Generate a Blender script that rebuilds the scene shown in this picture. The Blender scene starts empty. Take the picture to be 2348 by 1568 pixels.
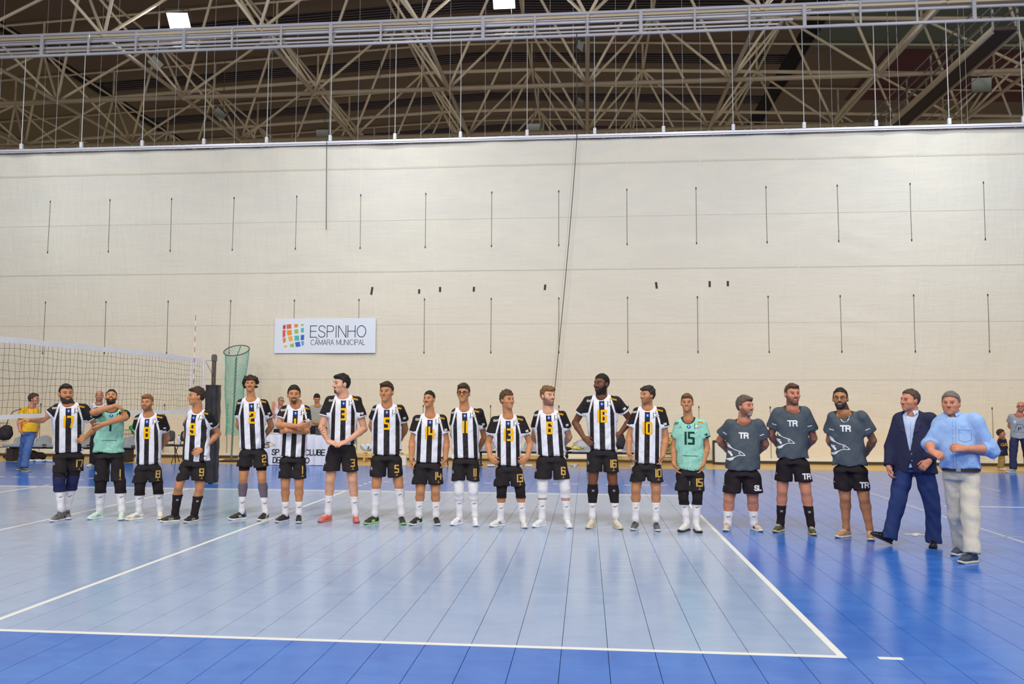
import bpy, math, random, json
import numpy as np
from mathutils import Vector, Matrix
from mathutils.bvhtree import BVHTree
random.seed(7); np.random.seed(7)
S = bpy.context.scene
COL = S.collection
PI = math.pi
# ---------------------------------------------------------------- camera
F_PX, CX, CY, CZ, YAW, PIT, ROL = 1842.337, 7.33856, -5.46021, 1.63251, .0922509, .0739964, .0036863
def vec(*a): return np.array(a, float)
Fv = vec(-math.sin(YAW)*math.cos(PIT), math.cos(YAW)*math.cos(PIT), math.sin(PIT))
Rv = vec(math.cos(YAW), math.sin(YAW), 0); Uv = np.cross(Rv, Fv)
R2 = Rv*math.cos(ROL)+Uv*math.sin(ROL); U2 = -Rv*math.sin(ROL)+Uv*math.cos(ROL)
cd = bpy.data.cameras.new('camera'); cam = bpy.data.objects.new('camera', cd); COL.objects.link(cam)
cd.sensor_fit = 'HORIZONTAL'; cd.sensor_width = 36; cd.lens = F_PX/2348*36
cd.clip_start = .1; cd.clip_end = 300
M = Matrix.Identity(4)
for i in range(3):
    M[i][0] = R2[i]; M[i][1] = U2[i]; M[i][2] = -Fv[i]
M[0][3], M[1][3], M[2][3] = CX, CY, CZ
cam.matrix_world = M
S.camera = cam
# ---------------------------------------------------------------- light and exposure
S.view_settings.view_transform = 'Standard'; S.view_settings.look = 'None'
S.view_settings.gamma = 1; S.view_settings.use_curve_mapping = False
S.view_settings.exposure = 0.0
W = bpy.data.worlds.new('hall_air'); S.world = W; W.use_nodes = True
bg = W.node_tree.nodes['Background']; bg.inputs[0].default_value = (1.0, .96, .90, 1); bg.inputs[1].default_value = .26
def area(name, loc, size, power, color=(1, .97, .92), target=None, spread=160):
    l = bpy.data.lights.new(name, 'AREA'); l.shape = 'SQUARE'; l.size = size; l.energy = power; l.color = color
    l.spread = math.radians(spread)
    o = bpy.data.objects.new(name, l); COL.objects.link(o); o.location = loc
    d = Vector(target)-Vector(loc) if target else Vector((0, 0, -1))
    o.rotation_euler = d.to_track_quat('-Z', 'Y').to_euler()
    return o
for (x, y) in ((-9, -3), (0, -3), (8, -3), (17, -3), (26, -3)):
    area('hall_flood_light', (x, y, 12.2), 1.6, 520, target=(x*.85+1.2, 9, 0))
for (x, y) in ((-7, 8.5), (1.5, 8.5), (11.0, 8.5), (19.5, 8.5)):
    area('hall_flood_light', (x, y, 12.4), 1.2, 215, color=(1, .98, .94), target=(x, 10.5, 0))
for (x, y, z, p) in ((-8.5, 10.5, 7, 40), (1.9, 11.5, 7.6, 38), (16.6, 11.5, 7.4, 52)):
    area('curtain_side_light', (x, y, 13.2), .7, p, color=(.90, .96, 1), target=(x, 16.7, z), spread=75)
for (x, y) in ((-3, -14), (8, -14), (19, -14)):
    area('hall_flood_light', (x, y, 12.2), 2.5, 480, target=(x, 2, 0))
# ---------------------------------------------------------------- materials
def lin(c):
    c = [v/255 for v in c]
    return tuple((v/12.92 if v <= .04045 else ((v+.055)/1.055)**2.4) for v in c)
MATS = {}
def mat(name, rgb, rough=.7, metal=0., var=.08, scale=30., bump=0., bscale=200., spec=.5, emit=None, alpha=None, sheen=0.):
    if name in MATS: return MATS[name]
    m = bpy.data.materials.new(name); m.use_nodes = True; nt = m.node_tree; N = nt.nodes; L = nt.links
    b = N['Principled BSDF']; c = lin(rgb)
    b.inputs['Roughness'].default_value = rough; b.inputs['Metallic'].default_value = metal
    b.inputs['Specular IOR Level'].default_value = spec
    tc = N.new('ShaderNodeTexCoord')
    no = N.new('ShaderNodeTexNoise'); no.inputs['Scale'].default_value = scale; no.inputs['Detail'].default_value = 3
    L.new(tc.outputs['Object'], no.inputs['Vector'])
    mx = N.new('ShaderNodeMix'); mx.data_type = 'RGBA'
    mx.inputs[6].default_value = (*[v*(1-var) for v in c], 1); mx.inputs[7].default_value = (*[min(1, v*(1+var)) for v in c], 1)
    L.new(no.outputs['Fac'], mx.inputs[0]); L.new(mx.outputs[2], b.inputs['Base Color'])
    if bump:
        n2 = N.new('ShaderNodeTexNoise'); n2.inputs['Scale'].default_value = bscale; L.new(tc.outputs['Object'], n2.inputs['Vector'])
        bp = N.new('ShaderNodeBump'); bp.inputs['Strength'].default_value = bump; bp.inputs['Distance'].default_value = .01
        L.new(n2.outputs['Fac'], bp.inputs['Height']); L.new(bp.outputs[0], b.inputs['Normal'])
    if emit:
        b.inputs['Emission Color'].default_value = (*lin(rgb), 1); b.inputs['Emission Strength'].default_value = emit
    if alpha is not None:
        b.inputs['Alpha'].default_value = alpha
    MATS[name] = m
    return m
class G:
    """tiny helper to wire math nodes"""
    def __init__(s, m): s.nt = m.node_tree; s.N = s.nt.nodes; s.L = s.nt.links
    def put(s, sock, v):
        if isinstance(v, (int, float)): sock.default_value = v
        elif isinstance(v, tuple): sock.default_value = (*v, 1) if len(v) == 3 else v
        else: s.L.new(v, sock)
    def m(s, op, a, b=0., c=None):
        n = s.N.new('ShaderNodeMath'); n.operation = op; s.put(n.inputs[0], a); s.put(n.inputs[1], b)
        if c is not None: s.put(n.inputs[2], c)
        return n.outputs[0]
    def mix(s, f, a, b):
        n = s.N.new('ShaderNodeMix'); n.data_type = 'RGBA'; s.put(n.inputs[0], f); s.put(n.inputs[6], a); s.put(n.inputs[7], b)
        return n.outputs[2]
    def attr(s, name):
        n = s.N.new('ShaderNodeAttribute'); n.attribute_name = name; return n
    def noise(s, vecs, scale, detail=2., rough=.5, dist=0.):
        n = s.N.new('ShaderNodeTexNoise'); n.inputs['Scale'].default_value = scale; n.inputs['Detail'].default_value = detail
        n.inputs['Roughness'].default_value = rough; n.inputs['Distortion'].default_value = dist
        if vecs is not None: s.L.new(vecs, n.inputs['Vector'])
        return n.outputs['Fac']
    def scale(s, v, xyz):
        n = s.N.new('ShaderNodeMapping'); n.inputs['Scale'].default_value = xyz; s.L.new(v, n.inputs['Vector']); return n.outputs[0]
    def ramp(s, f, stops, const=False):
        n = s.N.new('ShaderNodeValToRGB'); cr = n.color_ramp; cr.interpolation = 'CONSTANT' if const else 'LINEAR'
        while len(cr.elements) < len(stops): cr.elements.new(.5)
        for e, (p, c) in zip(cr.elements, stops): e.position = p; e.color = (*c, 1)
        s.put(n.inputs[0], f); return n.outputs[0]
    def bump(s, h, st, dist=.01):
        n = s.N.new('ShaderNodeBump'); n.inputs['Strength'].default_value = st; n.inputs['Distance'].default_value = dist
        s.L.new(h, n.inputs['Height']); s.L.new(n.outputs[0], s.N['Principled BSDF'].inputs['Normal'])
# ---------------------------------------------------------------- mesh helpers
def newmesh(name, V, Q, smooth=False, attrs=None):
    """V (n,3); Q list of index tuples or (m,4)/(m,3) int array"""
    me = bpy.data.meshes.new(name)
    V = np.asarray(V, np.float32)
    if isinstance(Q, np.ndarray):
        k = Q.shape[1]; n = len(Q); flat = Q.ravel().astype(np.int32); st = np.arange(0, n*k, k, dtype=np.int32)
    else:
        n = len(Q); ln = np.array([len(q) for q in Q], np.int32); flat = np.array([i for q in Q for i in q], np.int32)
        st = np.concatenate([[0], np.cumsum(ln)[:-1]]).astype(np.int32) if n else np.zeros(0, np.int32)
    me.vertices.add(len(V)); me.vertices.foreach_set('co', V.ravel())
    me.loops.add(len(flat)); me.loops.foreach_set('vertex_index', flat)
    me.polygons.add(n); me.polygons.foreach_set('loop_start', st)
    me.polygons.foreach_set('use_smooth', np.full(n, bool(smooth)))
    me.update(calc_edges=True); me.validate()
    if attrs:
        for k, a in attrs.items():
            a = np.asarray(a, np.float32)
            if a.ndim == 1: me.attributes.new(k, 'FLOAT', 'POINT').data.foreach_set('value', a)
            else: me.attributes.new(k, 'FLOAT_COLOR', 'POINT').data.foreach_set('color', a.ravel())
    return me
def link(name, me, m=None, parent=None):
    o = bpy.data.objects.new(name, me); COL.objects.link(o)
    if m is not None:
        for x in (m if isinstance(m, (list, tuple)) else [m]): me.materials.append(x)
    if parent is not None: o.parent = parent
    return o
def tag(o, label=None, cat=None, group=None, kind=None):
    if label: o['label'] = label
    if cat: o['category'] = cat
    if group: o['group'] = group
    if kind: o['kind'] = kind
    return o
def empty(name, loc=(0, 0, 0), rz=0, label=None, cat=None, group=None, kind=None):
    o = bpy.data.objects.new(name, None); COL.objects.link(o); o.location = loc; o.rotation_euler = (0, 0, rz)
    o.empty_display_size = .1
    return tag(o, label, cat, group, kind)
class MB:
    def __init__(s): s.V = []; s.Q = []; s.mi = []
    def add(s, V, Q, mi=0):
        b = len(s.V); s.V += [tuple(v) for v in V]; s.Q += [tuple(b+i for i in q) for q in Q]; s.mi += [mi]*len(Q)
    def box(s, c, d, mi=0, bev=0., rot=None):
        x, y, z = [v/2 for v in d]
        if bev:
            b = min(bev, x*.9, y*.9, z*.9); V = []
            for sx in (-1, 1):
                for sy in (-1, 1):
                    for sz in (-1, 1):
                        V += [(sx*x, sy*(y-b), sz*(z-b)), (sx*(x-b), sy*y, sz*(z-b)), (sx*(x-b), sy*(y-b), sz*z)]
            def id(a, bb, cc, k): return ((a*2+bb)*2+cc)*3+k
            Q = []
            Q += [(id(a, 0, 0, 0), id(a, 1, 0, 0), id(a, 1, 1, 0), id(a, 0, 1, 0)) for a in (0, 1)]
            Q += [(id(0, a, 0, 1), id(1, a, 0, 1), id(1, a, 1, 1), id(0, a, 1, 1)) for a in (0, 1)]
            Q += [(id(0, 0, a, 2), id(1, 0, a, 2), id(1, 1, a, 2), id(0, 1, a, 2)) for a in (0, 1)]
            for a in (0, 1):
                for c_ in (0, 1):
                    Q += [(id(a, c_, 0, 0), id(a, c_, 1, 0), id(a, c_, 1, 1), id(a, c_, 0, 1)),
                          (id(a, 0, c_, 0), id(a, 1, c_, 0), id(a, 1, c_, 2), id(a, 0, c_, 2)),
                          (id(0, a, c_, 1), id(1, a, c_, 1), id(1, a, c_, 2), id(0, a, c_, 2))]
            for a in (0, 1):
                for b_ in (0, 1):
                    for c_ in (0, 1): Q.append((id(a, b_, c_, 0), id(a, b_, c_, 1), id(a, b_, c_, 2)))
        else:
            V = [(sx*x, sy*y, sz*z) for sx in (-1, 1) for sy in (-1, 1) for sz in (-1, 1)]
            Q = [(0, 1, 3, 2), (4, 6, 7, 5), (0, 4, 5, 1), (2, 3, 7, 6), (0, 2, 6, 4), (1, 5, 7, 3)]
        V = [Vector(v) for v in V]
        if rot is not None: V = [rot @ v for v in V]
        s.add([(v.x+c[0], v.y+c[1], v.z+c[2]) for v in V], Q, mi)
        return s
    def tube(s, pts, r, n=8, mi=0, cap=True, closed=False):
        pts = [Vector(p) for p in pts]; m = len(pts)
        rs = r if isinstance(r, (list, tuple)) else [r]*m
        V = []; Q = []; up = None
        for i, p in enumerate(pts):
            if closed: t = pts[(i+1) % m]-pts[i-1]
            else: t = pts[min(i+1, m-1)]-pts[max(i-1, 0)]
            t = t.normalized() if t.length > 1e-9 else Vector((0, 0, 1))
            if up is None:
                up = t.cross(Vector((0, 0, 1)))
                if up.length < .05: up = t.cross(Vector((1, 0, 0)))
                up.normalize()
            else:
                up = up-t*up.dot(t)
                if up.length < 1e-4: up = t.orthogonal()
                up.normalize()
            w = t.cross(up)
            for k in range(n):
                a = 2*PI*k/n; V.append(p+(up*math.cos(a)+w*math.sin(a))*rs[i])
        R_ = m if closed else m-1
        for i in range(R_):
            for k in range(n):
                a = i*n+k; b = i*n+(k+1) % n; j = ((i+1) % m)*n
                Q.append((a, b, j+(k+1) % n, j+k))
        if cap and not closed: Q += [tuple(range(n))[::-1], tuple((m-1)*n+k for k in range(n))]
        s.add(V, Q, mi); return s
    def lathe(s, prof, c=(0, 0, 0), n=20, mi=0, sx=1, sy=1):
        V = []; Q = []
        for (r, z) in prof:
            for k in range(n): V.append((c[0]+r*sx*math.cos(2*PI*k/n), c[1]+r*sy*math.sin(2*PI*k/n), c[2]+z))
        for i in range(len(prof)-1):
            for k in range(n): Q.append((i*n+k, i*n+(k+1) % n, (i+1)*n+(k+1) % n, (i+1)*n+k))
        Q += [tuple(range(n))[::-1], tuple((len(prof)-1)*n+k for k in range(n))]
        s.add(V, Q, mi); return s
    def build(s, name, m, parent=None, smooth=False, fix=True):
        me = newmesh(name, s.V, s.Q, smooth)
        if fix:
            import bmesh
            bm = bmesh.new(); bm.from_mesh(me); bmesh.ops.recalc_face_normals(bm, faces=bm.faces); bm.to_mesh(me); bm.free()
        if any(s.mi): me.polygons.foreach_set('material_index', np.array(s.mi, np.int32)[:len(me.polygons)])
        if smooth:
            me.polygons.foreach_set('use_smooth', np.ones(len(me.polygons), bool)); me.set_sharp_from_angle(angle=.7)
        return link(name, me, m, parent)
def copy_tree(o, parent=None):
    c = o.copy(); COL.objects.link(c); c.parent = parent
    for ch in list(o.children): copy_tree(ch, c)
    return c
# ---------------------------------------------------------------- implicit surfaces for bodies and clothes
def smin(a, b, k):
    h = np.clip(.5+.5*(b-a)/k, 0, 1); return b+(a-b)*h-k*h*(1-h)
class Prim:
    def __init__(s, fn, lo, hi, op='u', k=.02): s.fn, s.lo, s.hi, s.op, s.k = fn, np.array(lo, float), np.array(hi, float), op, k
def cone(a, b, ra, rb, op='u', k=.02, ex=None):
    a = np.array(a, float); b = np.array(b, float); ab = b-a; L2 = float(ab@ab)+1e-12
    def fn(x, y, z):
        px, py, pz = x-a[0], y-a[1], z-a[2]
        t = np.clip((px*ab[0]+py*ab[1]+pz*ab[2])/L2, 0, 1)
        d = np.sqrt((px-t*ab[0])**2+(py-t*ab[1])**2+(pz-t*ab[2])**2)
        return d-(ra+(rb-ra)*t)
    r = max(ra, rb); return Prim(fn, np.minimum(a, b)-r, np.maximum(a, b)+r, op, k)
def chain(pts, rs, op='u', k=.02, join=.008):
    return [cone(pts[i], pts[i+1], rs[i], rs[i+1], op, k if i == 0 else join) for i in range(len(pts)-1)]
def ell(c, r, op='u', k=.02):
    c = np.array(c, float); r = np.array(r, float)
    def fn(x, y, z):
        q = np.sqrt(((x-c[0])/r[0])**2+((y-c[1])/r[1])**2+((z-c[2])/r[2])**2); return (q-1)*r.min()
    return Prim(fn, c-r, c+r, op, k)
def evalp(prims, x, y, z, base=.5):
    f = np.full(np.broadcast(x, y, z).shape, base)
    for p in prims:
        d = p.fn(x, y, z)
        f = comb(f, d, p)
    return f
def comb(f, d, p):
    if p.op == 'u': return smin(f, d, p.k)
    if p.op == 's': return -smin(-f, d, p.k)
    return np.maximum(f, d)
def grid_eval(prims, lo, hi, h, disp=None):
    n = np.maximum(np.ceil((hi-lo)/h).astype(int)+1, 3)
    ax = [lo[i]+h*np.arange(n[i]) for i in range(3)]
    X, Y, Z = ax[0][:, None, None], ax[1][None, :, None], ax[2][None, None, :]
    f = np.full(tuple(n), .5)
    for p in prims:
        mg = p.k+2*h
        i0 = np.clip(np.floor((p.lo-mg-lo)/h).astype(int), 0, n); i1 = np.clip(np.ceil((p.hi+mg-lo)/h).astype(int)+1, 0, n)
        if (i1 <= i0).any(): continue
        sl = tuple(slice(a, b) for a, b in zip(i0, i1))
        f[sl] = comb(f[sl], p.fn(X[sl[0]], Y[:, sl[1]], Z[:, :, sl[2]]), p)
    if disp is not None: f = f+disp(X, Y, Z)
    f[0] = f[-1] = .5; f[:, 0] = f[:, -1] = .5; f[:, :, 0] = f[:, :, -1] = .5
    return f
CORN = np.array([(i, j, k) for i in (0, 1) for j in (0, 1) for k in (0, 1)])
EDG = [(a, b) for a in range(8) for b in range(a+1, 8) if np.abs(CORN[a]-CORN[b]).sum() == 1]
def surfnet(f, lo, h):
    s = f < 0
    c = [s[i:s.shape[0]-1+i, j:s.shape[1]-1+j, k:s.shape[2]-1+k] for i, j, k in CORN]
    tot = sum(x.astype(np.int8) for x in c); act = (tot > 0) & (tot < 8)
    idx = np.argwhere(act); N = len(idx)
    if N == 0: return np.zeros((0, 3)), np.zeros((0, 4), int)
    cv = [f[idx[:, 0]+i, idx[:, 1]+j, idx[:, 2]+k] for i, j, k in CORN]
    pos = np.zeros((N, 3)); cnt = np.zeros(N)
    for a, b in EDG:
        m = (cv[a] < 0) != (cv[b] < 0)
        t = np.where(m, cv[a]/np.where(m, cv[a]-cv[b], 1), 0)
        pos += m[:, None]*(CORN[a]+t[:, None]*(CORN[b]-CORN[a])); cnt += m
    V = lo+h*(idx+pos/cnt[:, None])
    vid = np.full(act.shape, -1, np.int64); vid[tuple(idx.T)] = np.arange(N)
    Q = []
    for ax in range(3):
        a1, a2 = [(1, 2), (2, 0), (0, 1)][ax]
        sl0 = [slice(None)]*3; sl1 = [slice(None)]*3; sl0[ax] = slice(0, -1); sl1[ax] = slice(1, None)
        s0 = s[tuple(sl0)]; s1 = s[tuple(sl1)]
        e = np.argwhere(s0 != s1)
        e = e[(e[:, a1] > 0) & (e[:, a2] > 0)]
        if not len(e): continue
        ins = s0[tuple(e.T)]
        def g(d1, d2):
            q = e.copy(); q[:, a1] -= d1; q[:, a2] -= d2; return vid[tuple(q.T)]
        q = np.stack([g(1, 1), g(0, 1), g(0, 0), g(1, 0)], 1)
        q[~ins] = q[~ins][:, ::-1]
        Q.append(q)
    Q = np.concatenate(Q); Q = Q[(Q >= 0).all(1)]
    return V, Q
def solid(prims, h, disp=None, clip=None):
    us = [p for p in prims if p.op == 'u']
    lo = np.min([p.lo for p in us], 0)-3*h; hi = np.max([p.hi for p in us], 0)+3*h
    if clip: lo = np.maximum(lo, np.array(clip[0])-2.5*h); hi = np.minimum(hi, np.array(clip[1])+2.5*h)
    return surfnet(grid_eval(prims, lo, hi, h, disp), lo, h)
def join(parts):
    V = np.concatenate([p[0] for p in parts]); Q = []; o = 0
    for v, q in parts: Q.append(q+o); o += len(v)
    return V, np.concatenate(Q)
def unit(v): v = np.array(v, float); return v/(np.linalg.norm(v)+1e-12)
def lerp(a, b, t): return np.array(a, float)*(1-t)+np.array(b, float)*t
def halfspace(n, p, lo=(-9, -9, -9), hi=(9, 9, 9)):
    n = unit(n); c = float(n @ np.array(p, float))
    return Prim(lambda x, y, z: n[0]*x+n[1]*y+n[2]*z-c, lo, hi, 'i')
# ---------------------------------------------------------------- letters and numbers as strokes
def arc(cx, cy, rx, ry, a0, a1, n=8): return [(cx+rx*math.cos(math.radians(a0+(a1-a0)*i/n)), cy+ry*math.sin(math.radians(a0+(a1-a0)*i/n))) for i in range(n+1)]
_S = [(.96, .8), (.85, .93), (.62, 1), (.38, 1), (.15, .93), (.05, .77), (.13, .6), (.4, .52), (.65, .47), (.9, .38), (.97, .22), (.85, .06), (.62, 0), (.35, 0), (.12, .07), (.02, .21)]
GL = {'E': (.72, [[(1, 1), (0, 1), (0, 0), (1, 0)], [(0, .52), (.92, .52)]]), 'S': (.78, [_S]),
      'P': (.76, [[(0, 0), (0, 1), (.62, 1)]+arc(.62, .745, .36, .255, 90, -90)+[(0, .49)]]), 'I': (.12, [[(.5, 0), (.5, 1)]]),
      'N': (.86, [[(0, 0), (0, 1), (1, 0), (1, 1)]]), 'H': (.84, [[(0, 0), (0, 1)], [(1, 0), (1, 1)], [(0, .52), (1, .52)]]),
      'O': (1.0, [arc(.5, .5, .5, .5, 90, 450, 20)]), 'C': (.92, [arc(.52, .5, .52, .5, 45, 315, 16)]),
      'A': (.84, [[(0, 0), (.5, 1), (1, 0)], [(.17, .34), (.83, .34)]]), 'M': (1.0, [[(0, 0), (0, 1), (.5, .1), (1, 1), (1, 0)]]),
      'R': (.78, [[(0, 0), (0, 1), (.62, 1)]+arc(.62, .75, .36, .25, 90, -90)+[(0, .5)], [(.55, .5), (.85, .35), (.98, 0)]]),
      'U': (.82, [[(0, 1), (0, .35)]+arc(.5, .35, .5, .35, 180, 360, 8)+[(1, 1)]]), 'L': (.62, [[(0, 1), (0, 0), (1, 0)]]),
      'T': (.8, [[(0, 1), (1, 1)], [(.5, 1), (.5, 0)]]), 'D': (.88, [[(0, 0), (0, 1), (.45, 1)]+arc(.45, .5, .55, .5, 90, -90, 10)+[(0, 0)]]),
      'B': (.78, [[(0, 0), (0, 1), (.6, 1)]+arc(.6, .77, .32, .23, 90, -90, 6)+[(0, .54), (.62, .54)]+arc(.62, .27, .36, .27, 90, -90, 6)+[(0, 0)]]),
      'G': (.9, [arc(.52, .5, .5, .5, 45, 330, 14)+[(1, .45), (.6, .45)]]), ' ': (.35, []), 'V': (.8, [[(0, 1), (.5, 0), (1, 1)]]),
      '^': (.5, [[(0, 0), (.5, 1), (1, 0)]]),
      '0': (.62, [[(0, .08), (0, .92), (.12, 1), (.88, 1), (1, .92), (1, .08), (.88, 0), (.12, 0), (0, .08)]]),
      '1': (.1, [[(.5, 0), (.5, 1)]]), '2': (.62, [[(0, .82), (0, 1), (1, 1), (1, .55), (0, .45), (0, 0), (1, 0)]]),
      '3': (.62, [[(0, 1), (1, 1), (1, .55), (.35, .52)], [(.35, .5), (1, .47), (1, 0), (0, 0)]]),
      '4': (.66, [[(0, 1), (0, .38), (1.15, .38)], [(.9, .75), (.9, 0)]]), '5': (.62, [[(1, 1), (0, 1), (0, .55), (1, .48), (1, 0), (0, 0)]]),
      '6': (.62, [[(1, .85), (1, 1), (0, 1), (0, 0), (1, 0), (1, .5), (0, .55)]]), '7': (.62, [[(0, 1), (1, 1), (1, .7), (.7, 0)]]),
      '8': (.62, [[(0, .54), (0, 1), (1, 1), (1, .54), (0, .54)], [(0, .5), (0, 0), (1, 0), (1, .5)]]),
      '9': (.62, [[(1, .45), (0, .5), (0, 1), (1, 1), (1, 0), (0, 0), (0, .14)]])}
def text_strokes(txt, h, gap=.16, xs=1.):
    out = []; x = 0
    for ch in txt:
        w, ps = GL[ch]
        for p in ps: out.append([(x+q[0]*w*h*xs, q[1]*h) for q in p])
        x += (w*xs+gap)*h
    tw = x-gap*h
    return [[(q[0]-tw/2, q[1]-h/2) for q in p] for p in out], tw
def stroke_quads(lines, w, step=.02):
    """flat quads (list of 4 2-D points) that draw the polylines with width w"""
    out = []
    for ln in lines:
        for i in range(len(ln)-1):
            a = np.array(ln[i]); b = np.array(ln[i+1]); d = b-a; L = np.linalg.norm(d)
            if L < 1e-6: continue
            t = d/L; nn = np.array([-t[1], t[0]])*w/2; a2 = a-t*w*.5*(1 if i == 0 or len(ln) < 9 else .25); b2 = b+t*w*.5*(1 if i == len(ln)-2 or len(ln) < 9 else .25)
            m = max(1, int(np.linalg.norm(b2-a2)/step))
            for j in range(m):
                p = a2+(b2-a2)*j/m; q = a2+(b2-a2)*(j+1)/m; out.append([p-nn, q-nn, q+nn, p+nn])
    return out
def fill_quads(poly, step=.012):
    P_ = np.array(poly, float); y0, y1 = P_[:, 1].min(), P_[:, 1].max(); m = max(2, int((y1-y0)/step)); out = []
    def span(y):
        xs = []
        for i in range(len(P_)):
            a, b = P_[i], P_[(i+1) % len(P_)]
            if (a[1] <= y) != (b[1] <= y): xs.append(a[0]+(b[0]-a[0])*(y-a[1])/(b[1]-a[1]))
        return (min(xs), max(xs)) if xs else None
    for j in range(m):
        ya = y0+(y1-y0)*(j+.01)/m; yb = y0+(y1-y0)*(j+.99)/m; s0 = span(ya); s1 = span(yb)
        if not s0 or not s1: continue
        k = max(1, int(max(s0[1]-s0[0], s1[1]-s1[0])/.015))
        for i in range(k):
            f0, f1 = i/k, (i+1)/k
            out.append([np.array(q) for q in ((s0[0]+(s0[1]-s0[0])*f0, ya-.01*(y1-y0)/m), (s0[0]+(s0[1]-s0[0])*f1, ya), (s1[0]+(s1[1]-s1[0])*f1, yb+.01*(y1-y0)/m), (s1[0]+(s1[1]-s1[0])*f0, yb))])
    return out
def decal(name, quads, bvh, org, R_, U_, F_, m, parent, off=.003, reach=.5):
    """press flat quads on a mesh: start at org + x R + y U, look along -F"""
    V = []; Q = []
    o = np.array(org, float); R_, U_, F_ = map(unit, (R_, U_, F_))
    for q in quads:
        vs = []
        for p in q:
            s_ = o+R_*p[0]+U_*p[1]+F_*reach
            loc, nr, _, _ = bvh.ray_cast(Vector(s_), Vector(-F_), reach*2)
            if loc is None: vs = None; break
            if abs(nr.dot(Vector(F_))) < .05: vs = None; break
            vs.append(np.array(loc)+unit(np.array(nr)*(1 if nr.dot(Vector(F_)) > 0 else -1)+F_)*off)
        if vs is None: continue
        if max(np.linalg.norm(vs[i]-vs[i-1]) for i in range(4)) > .08: continue
        b = len(V); V += vs; Q.append((b, b+1, b+2, b+3))
    if not V: return None
    return link(name, newmesh(name, V, Q), m, parent)
# ---------------------------------------------------------------- person materials
def skin_mat(name, rgb):
    if name in MATS: return MATS[name]
    m = mat(name, rgb, rough=.55, spec=.35); g = G(m); b = g.N['Principled BSDF']; c = lin(rgb)
    tc = g.N.new('ShaderNodeTexCoord').outputs['Object']
    base = g.mix(g.noise(tc, 22, 3), tuple(v*.86 for v in c), tuple(min(1, v*1.1) for v in c))
    base = g.mix(g.m('MULTIPLY', g.noise(tc, 9, 2), .25), base, (c[0], c[1]*.72, c[2]*.6))
    a = g.attr('paint')
    g.L.new(g.mix(a.outputs['Alpha'], base, a.outputs['Color']), b.inputs['Base Color'])
    b.inputs['Subsurface Weight'].default_value = .0
    return m
def cloth_mat(name, rgb, rough=.8, var=.06, fold=.25, neckm=None):
    if name in MATS: return MATS[name]
    m = mat(name, rgb, rough=rough, var=var, scale=8, spec=.25); g = G(m)
    tc = g.N.new('ShaderNodeTexCoord').outputs['Object']
    if neckm:
        bc = g.N['Principled BSDF'].inputs['Base Color']; old = bc.links[0].from_socket
        g.L.new(g.mix(g.m('LESS_THAN', g.attr('jc').outputs['Fac'], .020), old, lin(neckm)), bc)
    f = g.noise(g.scale(tc, (6, 6, 3)), 1.6, 2, .5, 1.2); g.bump(f, fold, .05)
    return m
BLK, WHT = lin((34, 29, 32)), lin((226, 227, 240))
def jersey_mat(name, dark, light, cuff, plain=False):
    if name in MATS: return MATS[name]
    m = mat(name, (255, 255, 255), rough=.72, spec=.25); g = G(m); b = g.N['Principled BSDF']
    tc = g.N.new('ShaderNodeTexCoord').outputs['Object']
    u = g.m('ABSOLUTE', g.attr('ju').outputs['Fac']); jm = g.attr('jm').outputs['Fac']; js = g.attr('js').outputs['Fac']
    jw = g.attr('ju').outputs['Fac']
    # sketch lines printed on the dark stripes
    br = g.N.new('ShaderNodeTexBrick'); g.L.new(g.scale(tc, (1, 0, 1)), br.inputs['Vector'])
    cv = g.N.new('ShaderNodeCombineXYZ'); sx = g.N.new('ShaderNodeSeparateXYZ'); g.L.new(tc, sx.inputs[0])
    wob = g.m('MULTIPLY', g.noise(tc, 5, 1), .12)
    g.L.new(g.m('ADD', jw, wob), cv.inputs[0]); g.L.new(g.m('ADD', sx.outputs[2], wob), cv.inputs[1]); g.L.new(cv.outputs[0], br.inputs['Vector'])
    br.inputs['Scale'].default_value = 11; br.inputs['Mortar Size'].default_value = .022; br.inputs['Mortar Smooth'].default_value = 0
    line = g.m('MULTIPLY', br.outputs['Fac'], g.m('GREATER_THAN', g.noise(tc, 9, 1), .48))
    if plain:
        lowz = g.m('LESS_THAN', g.attr('jv').outputs['Fac'], .42)
        side = g.m('LESS_THAN', jw, .08)
        base = g.mix(g.m('MULTIPLY', g.m('MULTIPLY', line, lowz), .45), light, dark)
        body = base; sleeve = light
    else:
        drk = g.mix(g.m('MULTIPLY', line, .055), dark, light)
        mask = g.ramp(g.m('MULTIPLY', u, 2.5), [(0, (0, 0, 0)), (.043*2.5, (1, 1, 1)), (.135*2.5, (0, 0, 0)), (.200*2.5, (1, 1, 1))], True)
        body = g.mix(mask, drk, light); sleeve = dark
    cuffm = g.m('MULTIPLY', g.m('LESS_THAN', js, .022), g.m('GREATER_THAN', g.m('MAXIMUM', jm, g.attr('jr').outputs['Fac']), .45))
    col = g.mix(g.m('GREATER_THAN', jm, .5), body, sleeve)
    if not plain:
        jr = g.attr('jr').outputs['Fac']; col = g.mix(g.m('GREATER_THAN', jr, .5), col, sleeve)
        rag = g.m('MULTIPLY', g.m('GREATER_THAN', jr, .28), g.m('LESS_THAN', jr, .5)); col = g.mix(g.m('MULTIPLY', rag, g.m('LESS_THAN', jm, .5)), col, light)
    hem = g.m('MULTIPLY', g.m('LESS_THAN', g.m('ABSOLUTE', g.m('SUBTRACT', g.attr('jz').outputs['Fac'], .022)), .002), .35)
    col = g.mix(hem, col, tuple(v*.5+.1 for v in dark))
    col = g.mix(cuffm, col, cuff)
    col = g.mix(g.m('LESS_THAN', g.attr('jc').outputs['Fac'], .021), col, cuff)
    g.L.new(col, b.inputs['Base Color'])
    f = g.noise(g.scale(tc, (7, 7, 3)), 1.8, 2, .5, 1.5); g.bump(f, .5, .05)
    return m
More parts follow.
